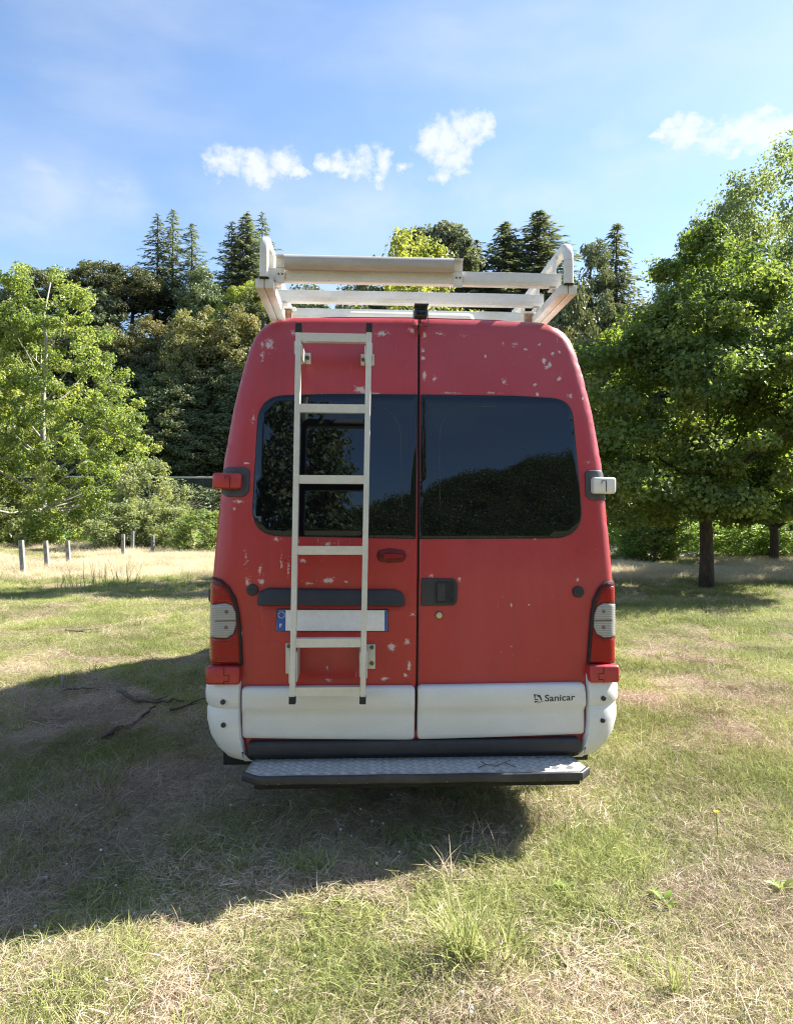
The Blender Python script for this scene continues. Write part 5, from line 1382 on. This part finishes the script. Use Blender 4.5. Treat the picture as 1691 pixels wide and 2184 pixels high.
for i in range(n):
    if gn_[i] < dryness[i] * .95: kk = 'straw' if pick[i] < .82 else 'mixed'
    else: kk = 'green' if pick[i] < .55 else ('mixed' if pick[i] < .85 else 'straw')
    if y[i] > 15.5 and vnoise(x[i], y[i], 3.0) * .6 + r.random() * .4 + .25 * smst(15, 19, y[i]) - .22 * smst(1, 5, x[i]) - .3 * smst(-7, -11, x[i]) * smst(19, 23, y[i]) > .62: kk = 'tall'
    idx[i] = first[kk][r.integers(len(first[kk]))]
rot = np.stack([r.normal(0, .05, n), r.normal(0, .05, n), r.uniform(0, 6.283, n)], 1)
s = r.uniform(.8, 1.25, n) * np.interp(y, [2, 6, 12, 25, 42], [1.0, 1.05, 1.25, 1.9, 2.4])
hs = s * np.interp(y, [2, 6, 12, 25, 42], [1, 1, .85, .6, .55]) * (0.55 + 0.95 * vnoise(x + 3, y + 5, .5))
scl = np.stack([s, s, hs], 1)
scatter('grass', np.stack([x, y, hz(x, y)], 1), rot.astype(np.float32), scl.astype(np.float32), idx.astype(np.int32))
# small green tufts and loose standing stalks over the mown grass
n = 5200; x, y = field(n, 1.6, 17.0, .62)
keep = (vnoise(x + 20, y + 7, .55) * .55 + vnoise(x, y, .21) * .45) > .53; x, y = x[keep], y[keep]; n = len(x)
idx = np.where(r.random(n) < .86, r.choice(first['turf'], n), r.choice(first['stalk'], n)).astype(np.int32)
s = (r.uniform(.6, 1.5, n) * np.interp(y, [2, 8, 17], [1, 1.15, 1.5])).astype(np.float32)
scatter('grass_tufts', np.stack([x, y, hz(x, y)], 1), np.stack([0 * x, 0 * x, r.uniform(0, 6.28, n)], 1).astype(np.float32), np.stack([s, s, s * r.uniform(.5, 1.1, n)], 1).astype(np.float32), idx)
# the mown field goes on around and behind the viewer
n = 2600; a = r.uniform(0, 6.283, n); q = np.sqrt(r.uniform(1.5, 15 ** 2, n)); x, y = q * np.cos(a), q * np.sin(a)
ok = (y < 1.4) | (np.abs(x) > .62 * y + 1.5); x, y = x[ok], y[ok]; n = len(x)
idx = np.array([first[('straw', 'green', 'mixed')[int(v * 2.999)]][0] for v in r.random(n)])
scatter('grass_around', np.stack([x, y, hz(x, y)], 1), np.stack([0 * x, 0 * x, r.uniform(0, 6.28, n)], 1).astype(np.float32), np.full((n, 3), 1.25, np.float32), idx.astype(np.int32))

# single tufts and weeds one can pick out
def tuft(px, py, label, mat, n, rad, L, wd_, lie, seed, name='grass_tuft', cat='grass tuft', clump=1.0):
    Y = EYE * PF / (py - 1095); x = gxy(px, Y)
    o = link(bpy.data.objects.new(name, blades_mesh(name, mat, n, rad, L, wd_, lie, .3, seed, (.2, .9), clump)), None, label, cat)
    o.location = (x, Y, float(hz(x, Y)))
tuft(1000, 2050, 'lush green grass tuft in front of the van shadow', 'blade', 260, .13, (.10, .30), (.003, .006), .40, 201)
tuft(1085, 2040, 'tuft of broad green blades right beside the lush tuft', 'blade', 60, .09, (.08, .20), (.006, .011), .5, 202)
tuft(1440, 2120, 'thin upright grass tuft at the right of the foreground', 'blade', 30, .05, (.12, .24), (.003, .005), .15, 203)
tuft(945, 1880, 'few pale tall straws standing at the shadow edge', 'tall', 9, .10, (.14, .24), (.003, .005), .2, 204, clump=0)
tuft(215, 1262, 'wispy dark green weeds at the end of the distant shadow', 'blade', 90, .9, (.30, .75), (.008, .016), .12, 205, 'tall_weed', 'weed', 0)
tuft(1570, 2130, 'dry tall stalks in the right foreground', 'tall', 12, .10, (.14, .30), (.002, .004), .2, 206, clump=0)
def rosette(px, py, n, L, seed, label):
    Y = EYE * PF / (py - 1095); x = gxy(px, Y); rr = random.Random(seed)
    e = empty('weed_plant', (x, Y, float(hz(x, Y))), label, 'weed', 'leafy weeds in the mown grass')
    V0 = [(0, 0, 0), (.32, .10, .16), (.66, .15, .2), (1, 0, .1), (.66, -.15, .2), (.32, -.10, .16), (.32, 0, .11), (.66, 0, .15)]
    me = from_np('leaf', np.array(V0), np.array([(0, 6, 1), (0, 5, 6), (1, 6, 7), (1, 7, 2), (6, 5, 4), (6, 4, 7), (2, 7, 3), (7, 4, 3)]), M['lf_weed'], [.2, .5, .6, .8, .6, .5, .3, .4], True)
    for i in range(n):
        o = link(bpy.data.objects.new('leaf', me), e); s_ = L * .75 * rr.uniform(.6, 1.15)
        o.scale = (s_, s_ * rr.uniform(.9, 1.5), s_); o.rotation_euler = (rr.gauss(0, .15), rr.uniform(-.45, .1), 6.283 * i / n + rr.gauss(0, .3)); o.location = (0, 0, .012)
rosette(1418, 1930, 7, .11, 1, 'leafy weed in the right foreground, largest rosette')
rosette(1404, 1868, 6, .09, 2, 'leafy weed just behind the largest rosette')
rosette(1345, 1880, 6, .08, 3, 'leafy weed left of the two rosettes')
rosette(1215, 1905, 5, .08, 4, 'small leafy weed nearest the step corner')
rosette(1610, 1690, 6, .09, 5, 'leafy weed far right level with the step')
rosette(1668, 1900, 6, .10, 6, 'leafy weed at the right picture edge')
rosette(410, 1845, 6, .09, 7, 'leafy weed inside the van shadow')
rosette(620, 1790, 5, .07, 8, 'small leafy weed in the shade under the step')
# yellow flower on its stalk
Y = EYE * PF / (1800 - 1095); x = gxy(1528, Y)
e = empty('yellow_flower', (x, Y, float(hz(x, Y))), 'small yellow flower on a thin stalk in the dry grass', 'flower')
bm = bmesh.new(); add_sweep(bm, [(0, 0, 0), (.006, 0, .09), (0, 0, .175)], circle(.0018, 5), up=Vector((0, 1, 0))); from_bm('stalk', bm, M['lf_weed'], e, 0)
bm = bmesh.new()
for i in range(10):
    a = R(36 * i); add_box(bm, (.006 * math.cos(a), .006 * math.sin(a), .178), (.012, .005, .002), rot=Matrix.Rotation(a, 3, 'Z'))
from_bm('petals', bm, M['yellow'], e, kind='stuff')
# clover heads scattered in the shade
bm = bmesh.new()
for i in range(70):
    y_ = random.uniform(1.9, 4.2); x_ = random.uniform(-.62 * y_, .25 * y_)
    b = bmesh.new(); bmesh.ops.create_icosphere(b, subdivisions=1, radius=.0065); b.transform(Matrix.Translation((x_, y_, float(hz(x_, y_)) + random.uniform(.03, .06))))
    vm = {v: bm.verts.new(v.co) for v in b.verts}
    for f in b.faces: bm.faces.new([vm[v] for v in f.verts])
    b.free()
from_bm('clover_heads', bm, M['clover'], None, kind='stuff')
